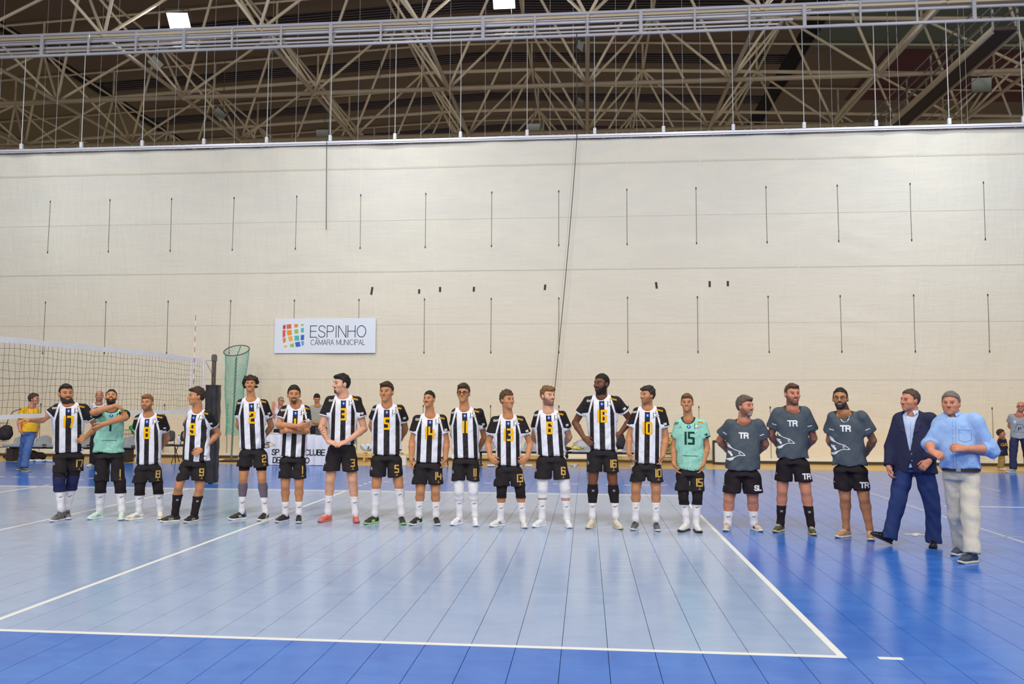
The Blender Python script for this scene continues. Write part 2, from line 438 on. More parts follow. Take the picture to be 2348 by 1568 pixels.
def build_hand(w, t, nrm, side, curl=25, sc=1., spread=1.):
    """w wrist, t tip; nrm = palm normal; side = direction to the thumb"""
    w = np.array(w, float); d = unit(np.array(t, float)-w); n = np.array(nrm, float); n = unit(n-d*(n@d)); s = np.cross(d, n)
    if s@np.array(side, float) < 0: s = -s
    pr = []
    P_ = lambda a, b, c: w+(d*a+s*b+n*c)*sc
    pr += [cone(P_(-.01, .0, 0), P_(.03, .008, 0), .027*sc, .026*sc, k=.01)]
    for b_ in (-.026, -.009, .009, .027):
        pr.append(cone(P_(.01, b_*.6, 0), P_(.088, b_, 0), .019*sc, .0145*sc, k=.012))
    for (b_, L_, da) in ((.030, .070, 2), (.0105, .078, 0), (-.0095, .072, -2), (-.029, .056, -5)):
        p0 = P_(.086, b_, 0); ang = math.radians(curl*.5); cur = p0; an = ang; ds = unit(d+s*math.tan(math.radians(da*spread)))
        for f_, r0, r1 in ((.45, .0098, .0092), (.3, .0092, .0084), (.25, .0082, .0068)):
            nx = cur+(ds*math.cos(an)+n*math.sin(an))*L_*f_*sc
            pr.append(cone(cur, nx, r0*sc, r1*sc, k=.003)); cur = nx; an += math.radians(curl)
    t0 = P_(.02, .028, .004); t1 = t0+unit(d*.75+s*.6+n*.25)*.042*sc; t2 = t1+unit(d*.95+s*.15+n*.45)*.034*sc; t3 = t2+unit(d*.95+n*.4)*.02*sc
    pr += [cone(t0, t1, .016*sc, .012*sc, k=.012), cone(t1, t2, .0115*sc, .0098*sc, k=.004), cone(t2, t3, .0095*sc, .0075*sc, k=.003)]
    return pr
# ---------------------------------------------------------------- floor
TS = .305
def floor_mat(name, c1, c2, spec=.5):
    m = mat(name, (255, 255, 255), rough=.3); g = G(m); b = g.N['Principled BSDF']
    geo = g.N.new('ShaderNodeNewGeometry').outputs['Position']
    sn = g.N.new('ShaderNodeVectorMath'); sn.operation = 'SNAP'; g.L.new(geo, sn.inputs[0]); sn.inputs[1].default_value = (TS, TS, 10)
    wn = g.N.new('ShaderNodeTexWhiteNoise'); g.L.new(sn.outputs[0], wn.inputs['Vector'])
    a, c = lin(c1), lin(c2)
    sc = g.noise(g.scale(geo, (1.3, 2.4, 1)), 1.8, 4, .55, .8)
    sc2 = g.noise(g.scale(geo, (.5, .35, 1)), 1.4, 3, .5)
    f = g.m('ADD', g.m('MULTIPLY', sc, .6), g.m('ADD', g.m('MULTIPLY', wn.outputs['Value'], .06), g.m('MULTIPLY', sc2, .5)))
    g.L.new(g.mix(g.ramp(f, [(.45, (0, 0, 0)), (1.0, (1, 1, 1))]), a, c), b.inputs['Base Color'])
    g.L.new(g.m('ADD', g.m('MULTIPLY', sc, .10), .15), b.inputs['Roughness']); b.inputs['Specular IOR Level'].default_value = spec
    g.bump(g.noise(geo, 90, 2), .06, .001)
    return m
FM_C = floor_mat('court_tile_pale', (150, 171, 206), (169, 187, 217))
FM_B = floor_mat('court_tile_blue', (44, 104, 198), (74, 136, 220))
def wood_mat():
    m = mat('sprung_wood', (214, 172, 92), rough=.35, var=.05); g = G(m)
    geo = g.N.new('ShaderNodeNewGeometry').outputs['Position']
    br = g.N.new('ShaderNodeTexBrick'); g.L.new(geo, br.inputs['Vector']); br.inputs['Scale'].default_value = 1
    br.inputs['Brick Width'].default_value = 1.8; br.inputs['Row Height'].default_value = .12; br.inputs['Mortar Size'].default_value = .004
    br.inputs['Color1'].default_value = (*lin((226, 186, 108)), 1); br.inputs['Color2'].default_value = (*lin((206, 164, 88)), 1); br.inputs['Mortar'].default_value = (*lin((150, 110, 60)), 1)
    g.L.new(br.outputs['Color'], g.N['Principled BSDF'].inputs['Base Color']); return m
mb = MB(); mb.box((7, 4.8, -.06), (64, 19.96, .09)); mb.mi = [0]*len(mb.Q)
mb.box((7, 21.78, -.035), (64, 14.0, .06), 1); mb.box((7, -9.2, -.035), (64, 8, .06), 1)
floor_o = mb.build('floor', [mat('joint_dark', (24, 34, 64), rough=.8), wood_mat()]); floor_o['kind'] = 'structure'
def tile_mesh():
    m = MB(); h = TS/2-.0019; k_ = TS/2-.0003; t = .0135; b = .0005
    V = [(-h, -k_, -t), (h, -k_, -t), (h, k_, -t), (-h, k_, -t), (-h, -k_, -b), (h, -k_, -b), (h, k_, -b), (-h, k_, -b)]
    k = h-b; kk = k_-.0004; V += [(-k, -kk, 0), (k, -kk, 0), (k, kk, 0), (-k, kk, 0)]
    Q = [(8, 9, 10, 11)]
    for i in range(4):
        j = (i+1) % 4; Q += [(i, j, 4+j, 4+i), (4+i, 4+j, 8+j, 8+i)]
    return V, Q
TV, TQ = tile_mesh()
tiles = []
for i in range(-75, 62):
    for j in range(-8, 48):
        cx_, cy_ = 9.0+(i+.5)*TS, (j+.5)*TS
        if cy_+TS/2 > 14.80: continue
        d = np.array([cx_, cy_, 0])-np.array([CX, CY, CZ]); zf = d@Fv
        u = 1174+F_PX*(d@R2)/zf; v = 784-F_PX*(d@U2)/zf
        inf = -30 < u < 2378 and v < 1600
        tiles.append((zf if inf else 1e6+zf, cx_, cy_, (i < 0 and i >= -59 and 0 <= j < 30)))
tiles.sort()
tme = [newmesh('tile', TV, TQ), newmesh('tile', TV, TQ)]; tme[0].materials.append(FM_B); tme[1].materials.append(FM_C)
for zf, x, y, court in tiles[:300]:
    o = link('tile', tme[1 if court else 0], None, floor_o); o.location = (x, y, 0)
for court in (False, True):
    sel = np.array([(x, y, 0) for zf, x, y, c in tiles[300:] if c == court]); n = len(sel)
    V = (sel[:, None, :]+np.array(TV)[None]).reshape(-1, 3); Qf = []
    TQa = np.array(TQ); Qf = (TQa[None]+(np.arange(n)*12)[:, None, None]).reshape(-1, 4)
    o = link('tiles_beyond', newmesh('tiles_beyond', V, Qf), FM_C if court else FM_B, floor_o); o['kind'] = 'stuff'
LINE_M = mat('line_white', (232, 232, 228), rough=.4, var=.05, scale=9); LINE_F = mat('line_faded', (176, 186, 196), rough=.4, var=.2, scale=14)
def line(x0, x1, y0, y1, m=None, name='court_line', th=.0012):
    b = MB(); b.box(((x0+x1)/2, (y0+y1)/2, th/2+.0002), (abs(x1-x0), abs(y1-y0), th)); return b.build(name, m or LINE_M, floor_o)
line(-9, 9, 0, .05); line(-9, 9, 8.95, 9.0); line(8.95, 9, .05, 8.95); line(2.95, 3.0, .05, 8.95); line(-3, -2.95, .05, 8.95); line(-.025, .025, .05, 8.95); line(-9, -8.95, .05, 8.95)
line(9.2, 9.35, 0, .05, name='line_dash')
for k in range(5):
    for xx in (2.95, -3.0): line(xx, xx+.05, 9.15+.35*k, 9.30+.35*k, name='line_dash')
for k in range(18):
    line(3.2+.348*k, 3.35+.348*k, 10.70, 10.75, name='line_dash'); line(-3.4-.348*k, -3.25-.348*k, 10.70, 10.75, name='line_dash')
line(12.44, 12.49, 3.2, 14.3, LINE_F, 'faded_line'); line(13.0, 30, 8.02, 8.07); line(12.0, 13.0, 8.035, 8.055, LINE_F, 'faded_line')
line(12.6, 30, 14.28, 14.33, LINE_F, 'faded_line'); line(15.0, 15.05, 10.5, 11.3, LINE_F, 'faded_line'); line(10.6, 15.5, 5.06, 5.08, LINE_F, 'faded_line')
b = MB(); b.box((0, 0, .0012), (.30, .05, .002), rot=Matrix.Rotation(-.25, 3, 'Z')); b.box((-.02, 0, .0024), (.05, .24, .002), rot=Matrix.Rotation(-.5, 3, 'Z')); b.box((.03, .0, .003), (.22, .045, .001), rot=Matrix.Rotation(-.9, 3, 'Z'))
o = b.build('floor_tape', LINE_M); o.location = (11.44, 5.11, 0); tag(o, 'torn white tape cross stuck on the blue floor between the walking men', 'tape')
# ---------------------------------------------------------------- outer hall shell
WALLM = mat('hall_wall', (196, 186, 168), rough=.9, var=.04, scale=2)
def wall(name, c, d, m=WALLM):
    b = MB(); b.box(c, d); o = b.build(name, m); o['kind'] = 'structure'; return o
wall('wall_left', (-25.3, 14, 8.3), (.3, 78, 16.6)); wall('wall_right', (39.3, 14, 8.3), (.3, 78, 16.6)); wall('wall_back', (7, 53.2, 8.3), (64.6, .3, 16.6))
# ---------------------------------------------------------------- divider curtain
YC = 16.68
cur = empty('divider_curtain', (0, 0, 0), 0, 'tall cream tarpaulin divider curtain hanging behind the line of players', 'curtain')
nx_, nz_ = 380, 64; X0c, X1c, Z0c, Z1c = -20.8, 29.2, .10, 9.02
V = []
xs = np.linspace(X0c, X1c, nx_); zs_ = np.linspace(Z0c, Z1c, nz_)
XX, ZZ = np.meshgrid(xs, zs_, indexing='ij')
_rg = np.random.RandomState(4); RIP = [_rg.uniform(-9, 19) for _ in range(14)]
def sheet_y(X, Z):
    Y = YC+.10+.012*np.sin(X*1.1+.6*np.sin(Z*.5))+.010*np.sin(X*3.3+Z*.25)*(.4+.6*Z/9)+.008*np.sin(Z*2.1+np.sin(X*.8)*2)
    Y = Y+.014*np.exp(-((X-14.6)/.9)**2)*np.sin(Z*11+X*3)*(np.sin(Z*1.3)**2)+.02*np.exp(-((Z-8.7)/.3)**2)*np.sin(X*5)
    Y = Y+.03*np.exp(-((Z-.3)/.25)**2)*np.sin(X*2.2+1)
    for xv in RIP: Y = Y+.012*np.exp(-((X-xv-.04*(Z-5))/.06)**2)
    return Y
YY = sheet_y(XX, ZZ)
def sheet_strip(name, m, pts, w, off):
    V = []
    for x, z in pts: 
        for d in (-w/2, w/2):
            xx, zz = (x, z+d) if pts[0][1] == pts[-1][1] else (x+d, z)
            V.append((xx, float(sheet_y(xx, zz))-off, zz))
    return link(name, newmesh(name, V, [(2*i, 2*i+2, 2*i+3, 2*i+1) for i in range(len(pts)-1)], True), m, cur)
V = np.stack([XX, YY, ZZ], -1).reshape(-1, 3)
ii, jj = np.meshgrid(np.arange(nx_-1), np.arange(nz_-1), indexing='ij'); a_ = (ii*nz_+jj).ravel()
Qc = np.stack([a_, a_+nz_, a_+nz_+1, a_+1], 1)
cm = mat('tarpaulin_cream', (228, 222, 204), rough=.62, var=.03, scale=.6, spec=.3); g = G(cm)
geo = g.N.new('ShaderNodeNewGeometry').outputs['Position']
st = g.noise(g.scale(geo, (.35, 1, 1.2)), 1.6, 4, .6, .8)
g.L.new(g.mix(g.ramp(st, [(.40, (0, 0, 0)), (.72, (1, 1, 1))]), lin((218, 216, 206)), lin((226, 222, 208))), g.N['Principled BSDF'].inputs['Base Color'])
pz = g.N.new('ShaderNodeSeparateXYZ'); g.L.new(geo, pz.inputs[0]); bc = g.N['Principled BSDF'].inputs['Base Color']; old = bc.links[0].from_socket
g.L.new(g.mix(g.ramp(g.m('ADD', g.m('MULTIPLY', pz.outputs[2], .12), g.m('MULTIPLY', st, .3)), [(.15, (1, 1, 1)), (1, (0, 0, 0))]), old, lin((228, 214, 188))), bc)  # warm light off the wood floor, painted into the lower curtain colour
g.bump(g.m('ADD', g.noise(g.scale(geo, (2.5, 1, .5)), 1.4, 4, .6, 1.), g.m('MULTIPLY', g.noise(g.scale(geo, (1, 1, 7)), 2, 3), .35)), .28, .09)
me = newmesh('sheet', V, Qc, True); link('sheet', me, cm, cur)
SEAM = mat('tarpaulin_seam', (208, 203, 188), rough=.7); STR = mat('green_cord', (92, 100, 82), rough=.8); EYE = mat('eyelet_dark', (52, 46, 38), rough=.7)
SEAM2 = mat('tarpaulin_seam_pale', (216, 212, 198), rough=.7)
for (z, h, m_) in ((8.31, .05, SEAM), (5.31, .032, SEAM), (6.79, .012, SEAM2), (3.8, .010, SEAM2), (2.25, .012, SEAM2)):
    sheet_strip('seam', m_, [(x, z) for x in xs], h, .007)
for xv in (-7.6, -6.2, -.1, .9, 3.1, 8.5, 10.5, 13.1, 16.2):
    sheet_strip('seam', mat('tarpaulin_weld', (234, 230, 218), rough=.6), [(xv, z) for z in zs_], .014, .007)
cordm = None
for k in range(-6, 20):
    x = -8.57+1.8945*k
    for (z0, z1) in ((6.0, 7.53), (3.0, 4.5), (.12, 1.5)):
        b = MB(); b.tube([(x, float(sheet_y(x, z))-.008, z) for z in np.linspace(z0, z1, 7)], .0062, 5); o = b.build('lacing_cord', STR, cur)
        for z in (z0, z1): b = MB(); b.box((x, float(sheet_y(x, z))-.008, z), (.028, .018, .06), bev=.006); b.build('eyelet', EYE, cur)
b = MB(); b.box((4.2, YC+.04, .11), (50, .10, .07), bev=.01); b.build('bottom_bar', mat('bar_white', (226, 224, 216), rough=.4), cur)
for (x, z, a, h) in ((1.27, 4.76, .15, .22), (2.64, 4.73, .03, .12), (3.24, 4.78, 0, .14), (4.2, 4.78, .08, .13), (6.2, 4.82, .12, .15), (9.27, 4.84, -.12, .18), (10.71, 4.86, 0, .16), (11.2, 4.87, 0, .14)):
    b = MB(); b.box((x, float(sheet_y(x, z))-.012, z), (.055, .004, h), rot=None); b.V = [(x+(v[0]-x)*math.cos(a)+(v[2]-z)*math.sin(a), v[1], z-(v[0]-x)*math.sin(a)+(v[2]-z)*math.cos(a)) for v in b.V]
    b.build('black_tape', EYE, cur)
ALU = mat('white_steel', (214, 216, 226), rough=.35, metal=.2, var=.03, scale=4)
ho = empty('curtain_hoist', (0, 0, 0), 0, 'long white steel ladder frame with cables that lifts the curtain', 'hoist')
b = MB(); b.box((4.2, YC, 9.075), (50, .09, .07), bev=.008); b.build('curtain_beam', ALU, ho)
b = MB(); b.box((4.2, YC-.01, 9.02), (50, .03, .03), bev=.004); b.build('curtain_beam', ALU, ho)
for z in (12.63, 11.98):
    b = MB(); b.box((4.2, YC, z), (50, .07, .075), bev=.008); b.build('rail', ALU, ho)
for (z, r, x1) in ((12.44, .045, 29), (12.28, .038, 13.1), (12.16, .03, 12.7), (12.52, .02, 13.6)):
    b = MB(); b.tube([(-20.8, YC+.14, z), (x1, YC+.14, z)], r, 10); b.build('winding_tube', ALU, ho, True)
for k in range(-7, 26):
    x = -9.0+1.4915*k; b = MB(); b.box((x, YC-.02, 12.305), (.055 if k % 3 else .10, .05, .68), bev=.006); b.build('upright', ALU, ho)
CAB = mat('steel_cable', (196, 200, 202), rough=.5, metal=.3)
for k in range(-5, 21):
    x = -9.49+1.8985*k
    b = MB(); b.tube([(x, YC-.02, 9.2), (x+.0, YC-.02, 11.95)], .013, 6); b.build('cable', CAB, ho)
    b = MB(); b.box((x, YC-.02, 9.19), (.09, .08, .18), bev=.01); b.build('pulley_block', mat('plastic_white', (222, 226, 232), rough=.4), ho)
for k in range(-2, 22):
    for dx, yy in ((.62, 17.3), (1.28, 18.4)):
        x = -9.49+1.8985*k+dx
        b = MB(); b.tube([(x, yy, 8.6), (x, yy, 16.2)], .006, 4); b.build('thin_cable', CAB, ho)
DKR = mat('dark_rope', (74, 76, 72), rough=.9)
b = MB(); pts = [(7.10, YC-.06, 12.0), (7.10, YC-.06, 9.1)]+[(7.10-.67*t**1.15, YC-.05, 9.1-7.6*t) for t in np.linspace(.05, 1, 12)]; b.tube(pts, .011, 5); o = b.build('hanging_rope', DKR)
tag(o, 'dark slack rope slanting down the middle of the curtain', 'rope')
b = MB(); b.tube([(-.09, YC-.0, 9.10), (-.09, YC-.052, 9.09), (-.06, YC-.03, 6.52)], .010, 5); o = b.build('hanging_rope', DKR); tag(o, 'short dark rope hanging straight from the beam above the banner', 'rope')
# ---------------------------------------------------------------- banner
ban = empty('banner', (-.06, YC+.05, 3.48), 0, 'white printed banner with coloured mosaic mark hung on the curtain', 'banner')
b = MB(); b.box((0, 0, 0), (2.95, .02, .995), bev=.004); b.build('board', mat('banner_white', (226, 232, 244), rough=.4, var=.01), ban)
TXT = mat('banner_ink', (44, 52, 68), rough=.5)
def flat_text(name, txt, h, x, z, w, gap, xs, parent, m, y=-.013, accent=None):
    stx, tw = text_strokes(txt, h, gap, xs); b = MB()
    if accent: 
        for p in accent: stx.append([(q[0]-tw/2, q[1]) for q in p])
    for q in stroke_quads(stx, w, 9):
        b.add([(x+p[0], y, z+p[1]) for p in q], [(0, 1, 2, 3)])
    return b.build(name, m, parent)
flat_text('lettering', 'ESPINHO', .325, .385, .12, .022, .17, .775, ban, TXT)
flat_text('lettering', 'CAMARA MUNICIPAL', .145, .385, -.19, .0125, .145, .745, ban, TXT, accent=[[(.150, .095), (.185, .122), (.22, .095)]])
MOS = [((-1.230, .30, -1.155, .32, -1.155, .20, -1.235, .195), (196, 58, 60)), ((-1.125, .325, -.985, .335, -.985, .21, -1.12, .20), (214, 104, 66)), ((-.90, .335, -.79, .335, -.79, .25, -.895, .235), (236, 140, 44)), ((-.70, .335, -.625, .335, -.63, .285, -.70, .285), (150, 200, 74)),
       ((-1.235, .17, -1.155, .17, -1.155, -.01, -1.235, -.05), (214, 96, 60)), ((-1.12, .165, -.975, .165, -.965, .03, -1.09, .01), (240, 146, 48)), ((-.89, .18, -.78, .19, -.78, .07, -.885, .065), (150, 198, 70)), ((-.70, .21, -.62, .23, -.615, .10, -.695, .10), (70, 184, 178)),
       ((-1.235, -.08, -1.15, -.035, -1.135, -.16, -1.205, -.215), (236, 138, 48)), ((-1.075, -.02, -.955, -.0, -.93, -.14, -1.035, -.155), (246, 178, 56)), ((-.885, 0, -.755, .01, -.745, -.13, -.875, -.135), (74, 186, 176)), ((-.70, .02, -.60, .03, -.605, -.12, -.70, -.125), (58, 98, 196)),
       ((-1.195, -.28, -1.10, -.275, -1.10, -.325, -1.18, -.325), (246, 180, 60)), ((-1.01, -.24, -.905, -.21, -.885, -.315, -1.0, -.32), (150, 200, 72)), ((-.865, -.19, -.73, -.165, -.70, -.30, -.83, -.32), (58, 96, 190)), ((-.685, -.155, -.605, -.155, -.61, -.27, -.665, -.285), (84, 160, 226))]
for c, col in MOS:
    b = MB(); p = [(c[i], c[i+1]) for i in range(0, 8, 2)]
    b.add([(q[0], -.0105, q[1]) for q in p]+[(q[0], -.0145, q[1]) for q in p], [(4, 5, 6, 7), (0, 1, 5, 4), (1, 2, 6, 5), (2, 3, 7, 6), (3, 0, 4, 7)])
    b.build('mosaic_piece', mat('ink_%d_%d_%d' % col, col, rough=.5), ban)
# ---------------------------------------------------------------- space frame and roof
DK = mat('roof_deck', (130, 110, 92), rough=.85, var=.12, scale=.8); DK2 = mat('roof_deck_side', (118, 128, 118), rough=.85, var=.08, scale=.8)  # side deck colour carries the lamp glare as a grey-green tint
PUR = mat('roof_ribbed', (88, 76, 86), rough=.6); BLKD = mat('roof_gap', (26, 22, 24), rough=.9); RED = mat('roof_red', (100, 52, 54), rough=.8)
BEI = mat('frame_beige', (226, 211, 184), rough=.5, var=.06, scale=3, spec=.4)
def ztop(x): return 16.55-.045*abs(x-2.4)
ceil = empty('ceiling', (0, 0, 0)); ceil['kind'] = 'structure'
def deckbox(x0, x1, y0, y1, m, dz=0, th=.12, name='roof_panel'):
    b = MB(); z0, z1 = ztop(x0)+1.35+dz, ztop(x1)+1.35+dz
    V = [(x0, y0, z0), (x1, y0, z1), (x1, y1, z1), (x0, y1, z0)]; V += [(v[0], v[1], v[2]+th) for v in V]
    b.add(V, [(0, 1, 2, 3), (4, 5, 6, 7), (0, 1, 5, 4), (1, 2, 6, 5), (2, 3, 7, 6), (3, 0, 4, 7)]); return b.build(name, m, ceil)
for j in range(-6, 8):
    y0 = 12.2+4.91*j
    for (xa, xb) in ((-16.4, 2.4), (2.4, 16.4)):
        deckbox(xa, xb, y0+.02, y0+3.7, DK); deckbox(xa, xb, y0+3.72, y0+4.89, PUR, .10, name='ribbed_panel')
    if -1 < j < 6:
        for q in range(5):
            b = MB(); yy = y0+3.85+q*.22
            for (xa, xb) in ((-16.4, 2.4), (2.4, 16.4)): b.tube([(xa, yy, ztop(xa)+1.42), (xb, yy, ztop(xb)+1.42)], .03, 4)
            b.build('rib', mat('rib_grey', (104, 94, 98), rough=.6), ceil)
for sx in (-1, 1):
    x0, x1 = sorted((sx*16.2, sx*17.5)); deckbox(x0, x1, -17, 52, BLKD, .10, name='roof_gap')
deckbox(-30, -17.2, -17, 52, mat('roof_deck_left', (150, 134, 106), rough=.85)); deckbox(17.2, 24, -17, 30, DK2); deckbox(24, 39, -17, 30, DK2)  # left deck painted paler to look lit; right panels hold painted glare
deckbox(17.2, 20.5, 30, 52, DK); deckbox(20.5, 39, 30, 36, RED); deckbox(20.5, 39, 36, 52, DK)
def unit_tube(n=10, taper=.035):
    b = MB(); P_ = [(.35, 0), (1, taper), (1, 1-taper), (.35, 1)]
    V = [(r*math.cos(2*PI*k/n), r*math.sin(2*PI*k/n), z) for r, z in P_ for k in range(n)]
    return newmesh('tube', V, [(i*n+k, i*n+(k+1) % n, (i+1)*n+(k+1) % n, (i+1)*n+k) for i in range(3) for k in range(n)], True)
UT = unit_tube(); UT.materials.append(BEI)
UT2 = unit_tube(8, .02); UT2.materials.append(BEI)
def strut(name, a, b_, r, me=UT):
    a, b_ = Vector(a), Vector(b_); o = link(name, me, None, ceil); d = b_-a
    o.location = a; o.rotation_mode = 'QUATERNION'; o.rotation_quaternion = d.to_track_quat('Z', 'Y'); o.scale = (r, r, d.length); return o
P0 = 4.91; ZB = 12.7
bx = [7.41+P0*k for k in range(-7, 6)]; byy = [17.1+P0*j for j in range(0, 5)]
tx = [4.955+P0*k for k in range(-6, 6)]; tyy = [19.555+P0*j for j in range(-1, 5)]
sph = MB(); sph.lathe([(.02, -.11), (.08, -.08), (.11, 0), (.08, .08), (.02, .11)], n=10); SPH = newmesh('node', sph.V, sph.Q, True); SPH.materials.append(BEI)
def nodej(p, r=1.): o = link('node_joint', SPH, None, ceil); o.location = p; o.scale = (r, r, r)
for j, y in enumerate(byy):
    for i, x in enumerate(bx):
        if j < 4: nodej((x, y, ZB))
        if i and j < 4: strut('bottom_chord', (bx[i-1], y, ZB), (x, y, ZB), .082)
        if j and j < 4: strut('bottom_chord', (x, byy[j-1], ZB), (x, y, ZB), .07)
for j, y in enumerate(tyy):
    for i, x in enumerate(tx):
        z = ztop(x); nodej((x, y, z), .9)
        if i: strut('top_chord', (tx[i-1], y, ztop(tx[i-1])), (x, y, z), .078)
        if j: strut('top_chord', (x, tyy[j-1], z), (x, y, z), .05)
        strut('post', (x, y, z), (x, y, z+1.3), .05, UT2)
        if i: strut('purlin', (tx[i-1], y, ztop(tx[i-1])+1.25), (x, y, z+1.25), .045, UT2)
        for dx in (-1, 1):
            for dy in (-1, 1):
                xb_, yb_ = x+dx*P0/2, y+dy*P0/2
                if yb_ < 17 or yb_ > 37: continue
                strut('diagonal', (xb_, yb_, ZB), (x, y, z), .050)
# catwalk along the right side
cw = empty('catwalk', (19.0, 18.4, 0), 0, 'steel catwalk with hand rails running back under the roof at top right', 'catwalk')
GAL = mat('galvanised', (168, 166, 158), rough=.5, metal=.2); DKW = mat('walkway_dark', (86, 72, 66), rough=.8)
b = MB(); b.box((0, 14, 12.05), (.62, 30, .12)); b.build('deck', DKW, cw)
for sx in (-.33, .33):
    for z in (12.35, 12.7, 13.05):
        b = MB(); b.tube([(sx, -1, z), (sx, 29, z)], .025, 6); b.build('hand_rail', GAL, cw)
    b = MB(); b.box((sx, 14, 12.02), (.06, 30, .2)); b.build('side_beam', BEI, cw)
    for k in range(16):
        b = MB(); b.box((sx, -1+k*2.0, 12.55), (.05, .05, 1.05)); b.build('post', GAL, cw)
for k in range(14):
    b = MB(); b.tube([(.75, -1, 11.95+.0), (.75, 29, 11.95)], .02, 4) if k == 0 else b.box((.75, k*2.1, 11.97), (.5, .03, .03)); b.build('cable_tray' if k == 0 else 'tray_rung', BEI, cw)
# flood lamps
GLS = mat('lamp_glass', (196, 206, 204), rough=.2); HOU = mat('lamp_housing', (96, 92, 88), rough=.6)
def flood(x, y, z, s, yaw, pitch, label, lit=False, group=None, roll=0.):
    t = empty('flood_lamp', (x, y, z), 0, label, 'lamp', group)
    R_ = Matrix.Rotation(yaw, 3, 'Z') @ Matrix.Rotation(pitch, 3, 'X') @ Matrix.Rotation(roll, 3, 'Y')
    b = MB(); n = 4
    fr = [(-s, -s*.75), (s, -s*.75), (s, s*.75), (-s, s*.75)]
    V = [R_ @ Vector((p[0], 0, p[1])) for p in fr]+[R_ @ Vector((p[0]*.45, .35*s+.12, p[1]*.45)) for p in fr]
    b.add([tuple(v) for v in V], [(4, 5, 6, 7), (0, 1, 5, 4), (1, 2, 6, 5), (2, 3, 7, 6), (3, 0, 4, 7)]); b.build('housing', HOU, t)
    b = MB(); b.add([tuple(R_ @ Vector((p[0]*.95, -.012, p[1]*.95))) for p in fr]+[tuple(R_ @ Vector((p[0]*.95, .0, p[1]*.95))) for p in fr], [(0, 1, 2, 3), (4, 5, 6, 7), (0, 1, 5, 4), (1, 2, 6, 5), (2, 3, 7, 6), (3, 0, 4, 7)])
    b.build('lens', mat('lamp_lit', (244, 248, 255), rough=.3, emit=60, var=0) if lit else GLS, t)
    b = MB(); b.tube([tuple(R_ @ Vector(p)) for p in ((-s*1.1, .1, 0), (-s*1.1, .1, s*1.0), (s*1.1, .1, s*1.0), (s*1.1, .1, 0))], .018, 6); b.tube([tuple(R_ @ Vector((0, .1, s))), (0, .3, s*1.5)]+([] if lit else [(0, .42, ztop(x)-z)]), .014, 6); b.build('bracket', HOU, t)
    return t
flood(-5.7, 18.5, 13.82, .34, .1, .75, 'lit white flood lamp shining through the frame at top left', True)
flood(4.83, 18.5, 14.05, .34, 0, .75, 'lit white flood lamp shining at the top centre edge', True)
flood(15.35, 18.5, 14.15, .34, -.1, .75, 'lit white flood lamp shining above the frame at top right', True)
flood(-9.59, 24, 14.93, .26, .7, .3, 'unlit flood lamp tilted under the left end of the hoist frame', roll=.6)
flood(-6.9, 24, 12.78, .24, .7, .3, 'small unlit flood lamp low at left above the curtain', roll=.6)
flood(7.15, 24, 15.0, .22, 1.1, .2, 'unlit flood lamp turned sideways, upper of the two at centre')
flood(7.14, 24, 12.8, .22, 1.1, .2, 'unlit flood lamp turned sideways, lower of the two at centre')
flood(21.47, 24, 13.0, .36, 0, .1, 'wide pale unlit flood lamp beside the catwalk')
flood(-3.78, 27, 12.9, .28, 0, .2, 'dark unlit lamp low behind the curtain beam above the banner')
flood(5.2, 27, 12.9, .28, 0, .2, 'dark unlit lamp low behind the curtain beam at centre')
flood(-.6, 24, 13.5, .10, .2, .4, 'pair-sized tiny spot lamp clamped on the long horizontal tube')
# ---------------------------------------------------------------- volleyball net
net = empty('volleyball_net', (0, 0, 0), 0, 'black cord volleyball net with white tapes at the left', 'net')
WT = cloth_tape = mat('net_tape', (234, 234, 240), rough=.8, bump=.3, bscale=40); NC = mat('net_cord', (34, 56, 48), rough=.9)
def netx(y, z): return .035*math.sin(y*1.9)+.05*math.exp(-((y-3.3)/.9)**2)*(2.43-z)+.015*math.sin(y*5+z*3)*(2.43-z)
def netz(y, z): return z-.015*math.sin(y*.7)-(.05*(y-4.6)**2/25*-1+.05)*0
b = MB()
Y0n, Y1n = -.1, 9.45
ys = np.arange(Y0n, Y1n+.001, .1)
for i, y in enumerate(ys):
    b.tube([(netx(y+.01*math.sin(i*3+k), 2.36-.095*k), y+.012*math.sin(i*1.7+k*.9), netz(y, 2.38-.094*k)) for k in range(0, 11)], .0022, 3, cap=False)
for k in range(1, 10):
    z = 2.38-.094*k; b.tube([(netx(y, z), y, netz(y, z)+.008*math.sin(y*9+k)) for y in np.arange(Y0n, Y1n, .1)], .0022, 3, cap=False)
o = b.build('netting', NC, net, fix=False); o['kind'] = 'stuff'
def band(name, z, h, amp=.004):
    b = MB(); V = []; n = len(ys)
    for s_ in (-.006, .006):
        for y in ys:
            for zz in (z-h/2, z+h/2): V.append((netx(y, z)+s_+amp*math.sin(y*14), y, netz(y, zz)+amp*math.sin(y*9)))
    Q = []
    for i in range(n-1):
        a = 2*i; Q += [(a, a+2, a+3, a+1), (2*n+a, 2*n+a+1, 2*n+a+3, 2*n+a+2), (a+1, a+3, 2*n+a+3, 2*n+a+1), (a, 2*n+a, 2*n+a+2, a+2)]
    b.add(V, Q); return b.build(name, WT, net, True)
band('top_tape', 2.395, .075); band('bottom_tape', 1.42, .055)
for y in (9.46, 9.0):
    b = MB(); b.box((netx(y, 1.9), y, 1.905), (.014, .05, 1.0), bev=.002); b.build('side_tape', WT, net)
an = MB()
for k in range(18): an.tube([(0.02, 8.98, 1.43+.1*k), (0.02, 8.98, 1.53+.1*k)], .005, 6, mi=k % 2)
o = an.build('antenna', [mat('antenna_white', (236, 236, 236)), mat('antenna_red', (172, 60, 48))], net)
b = MB()
for z in (2.40, 1.43): b.tube([(0, 9.48, z), (-.03, 9.92, z+.02)], .004, 5)
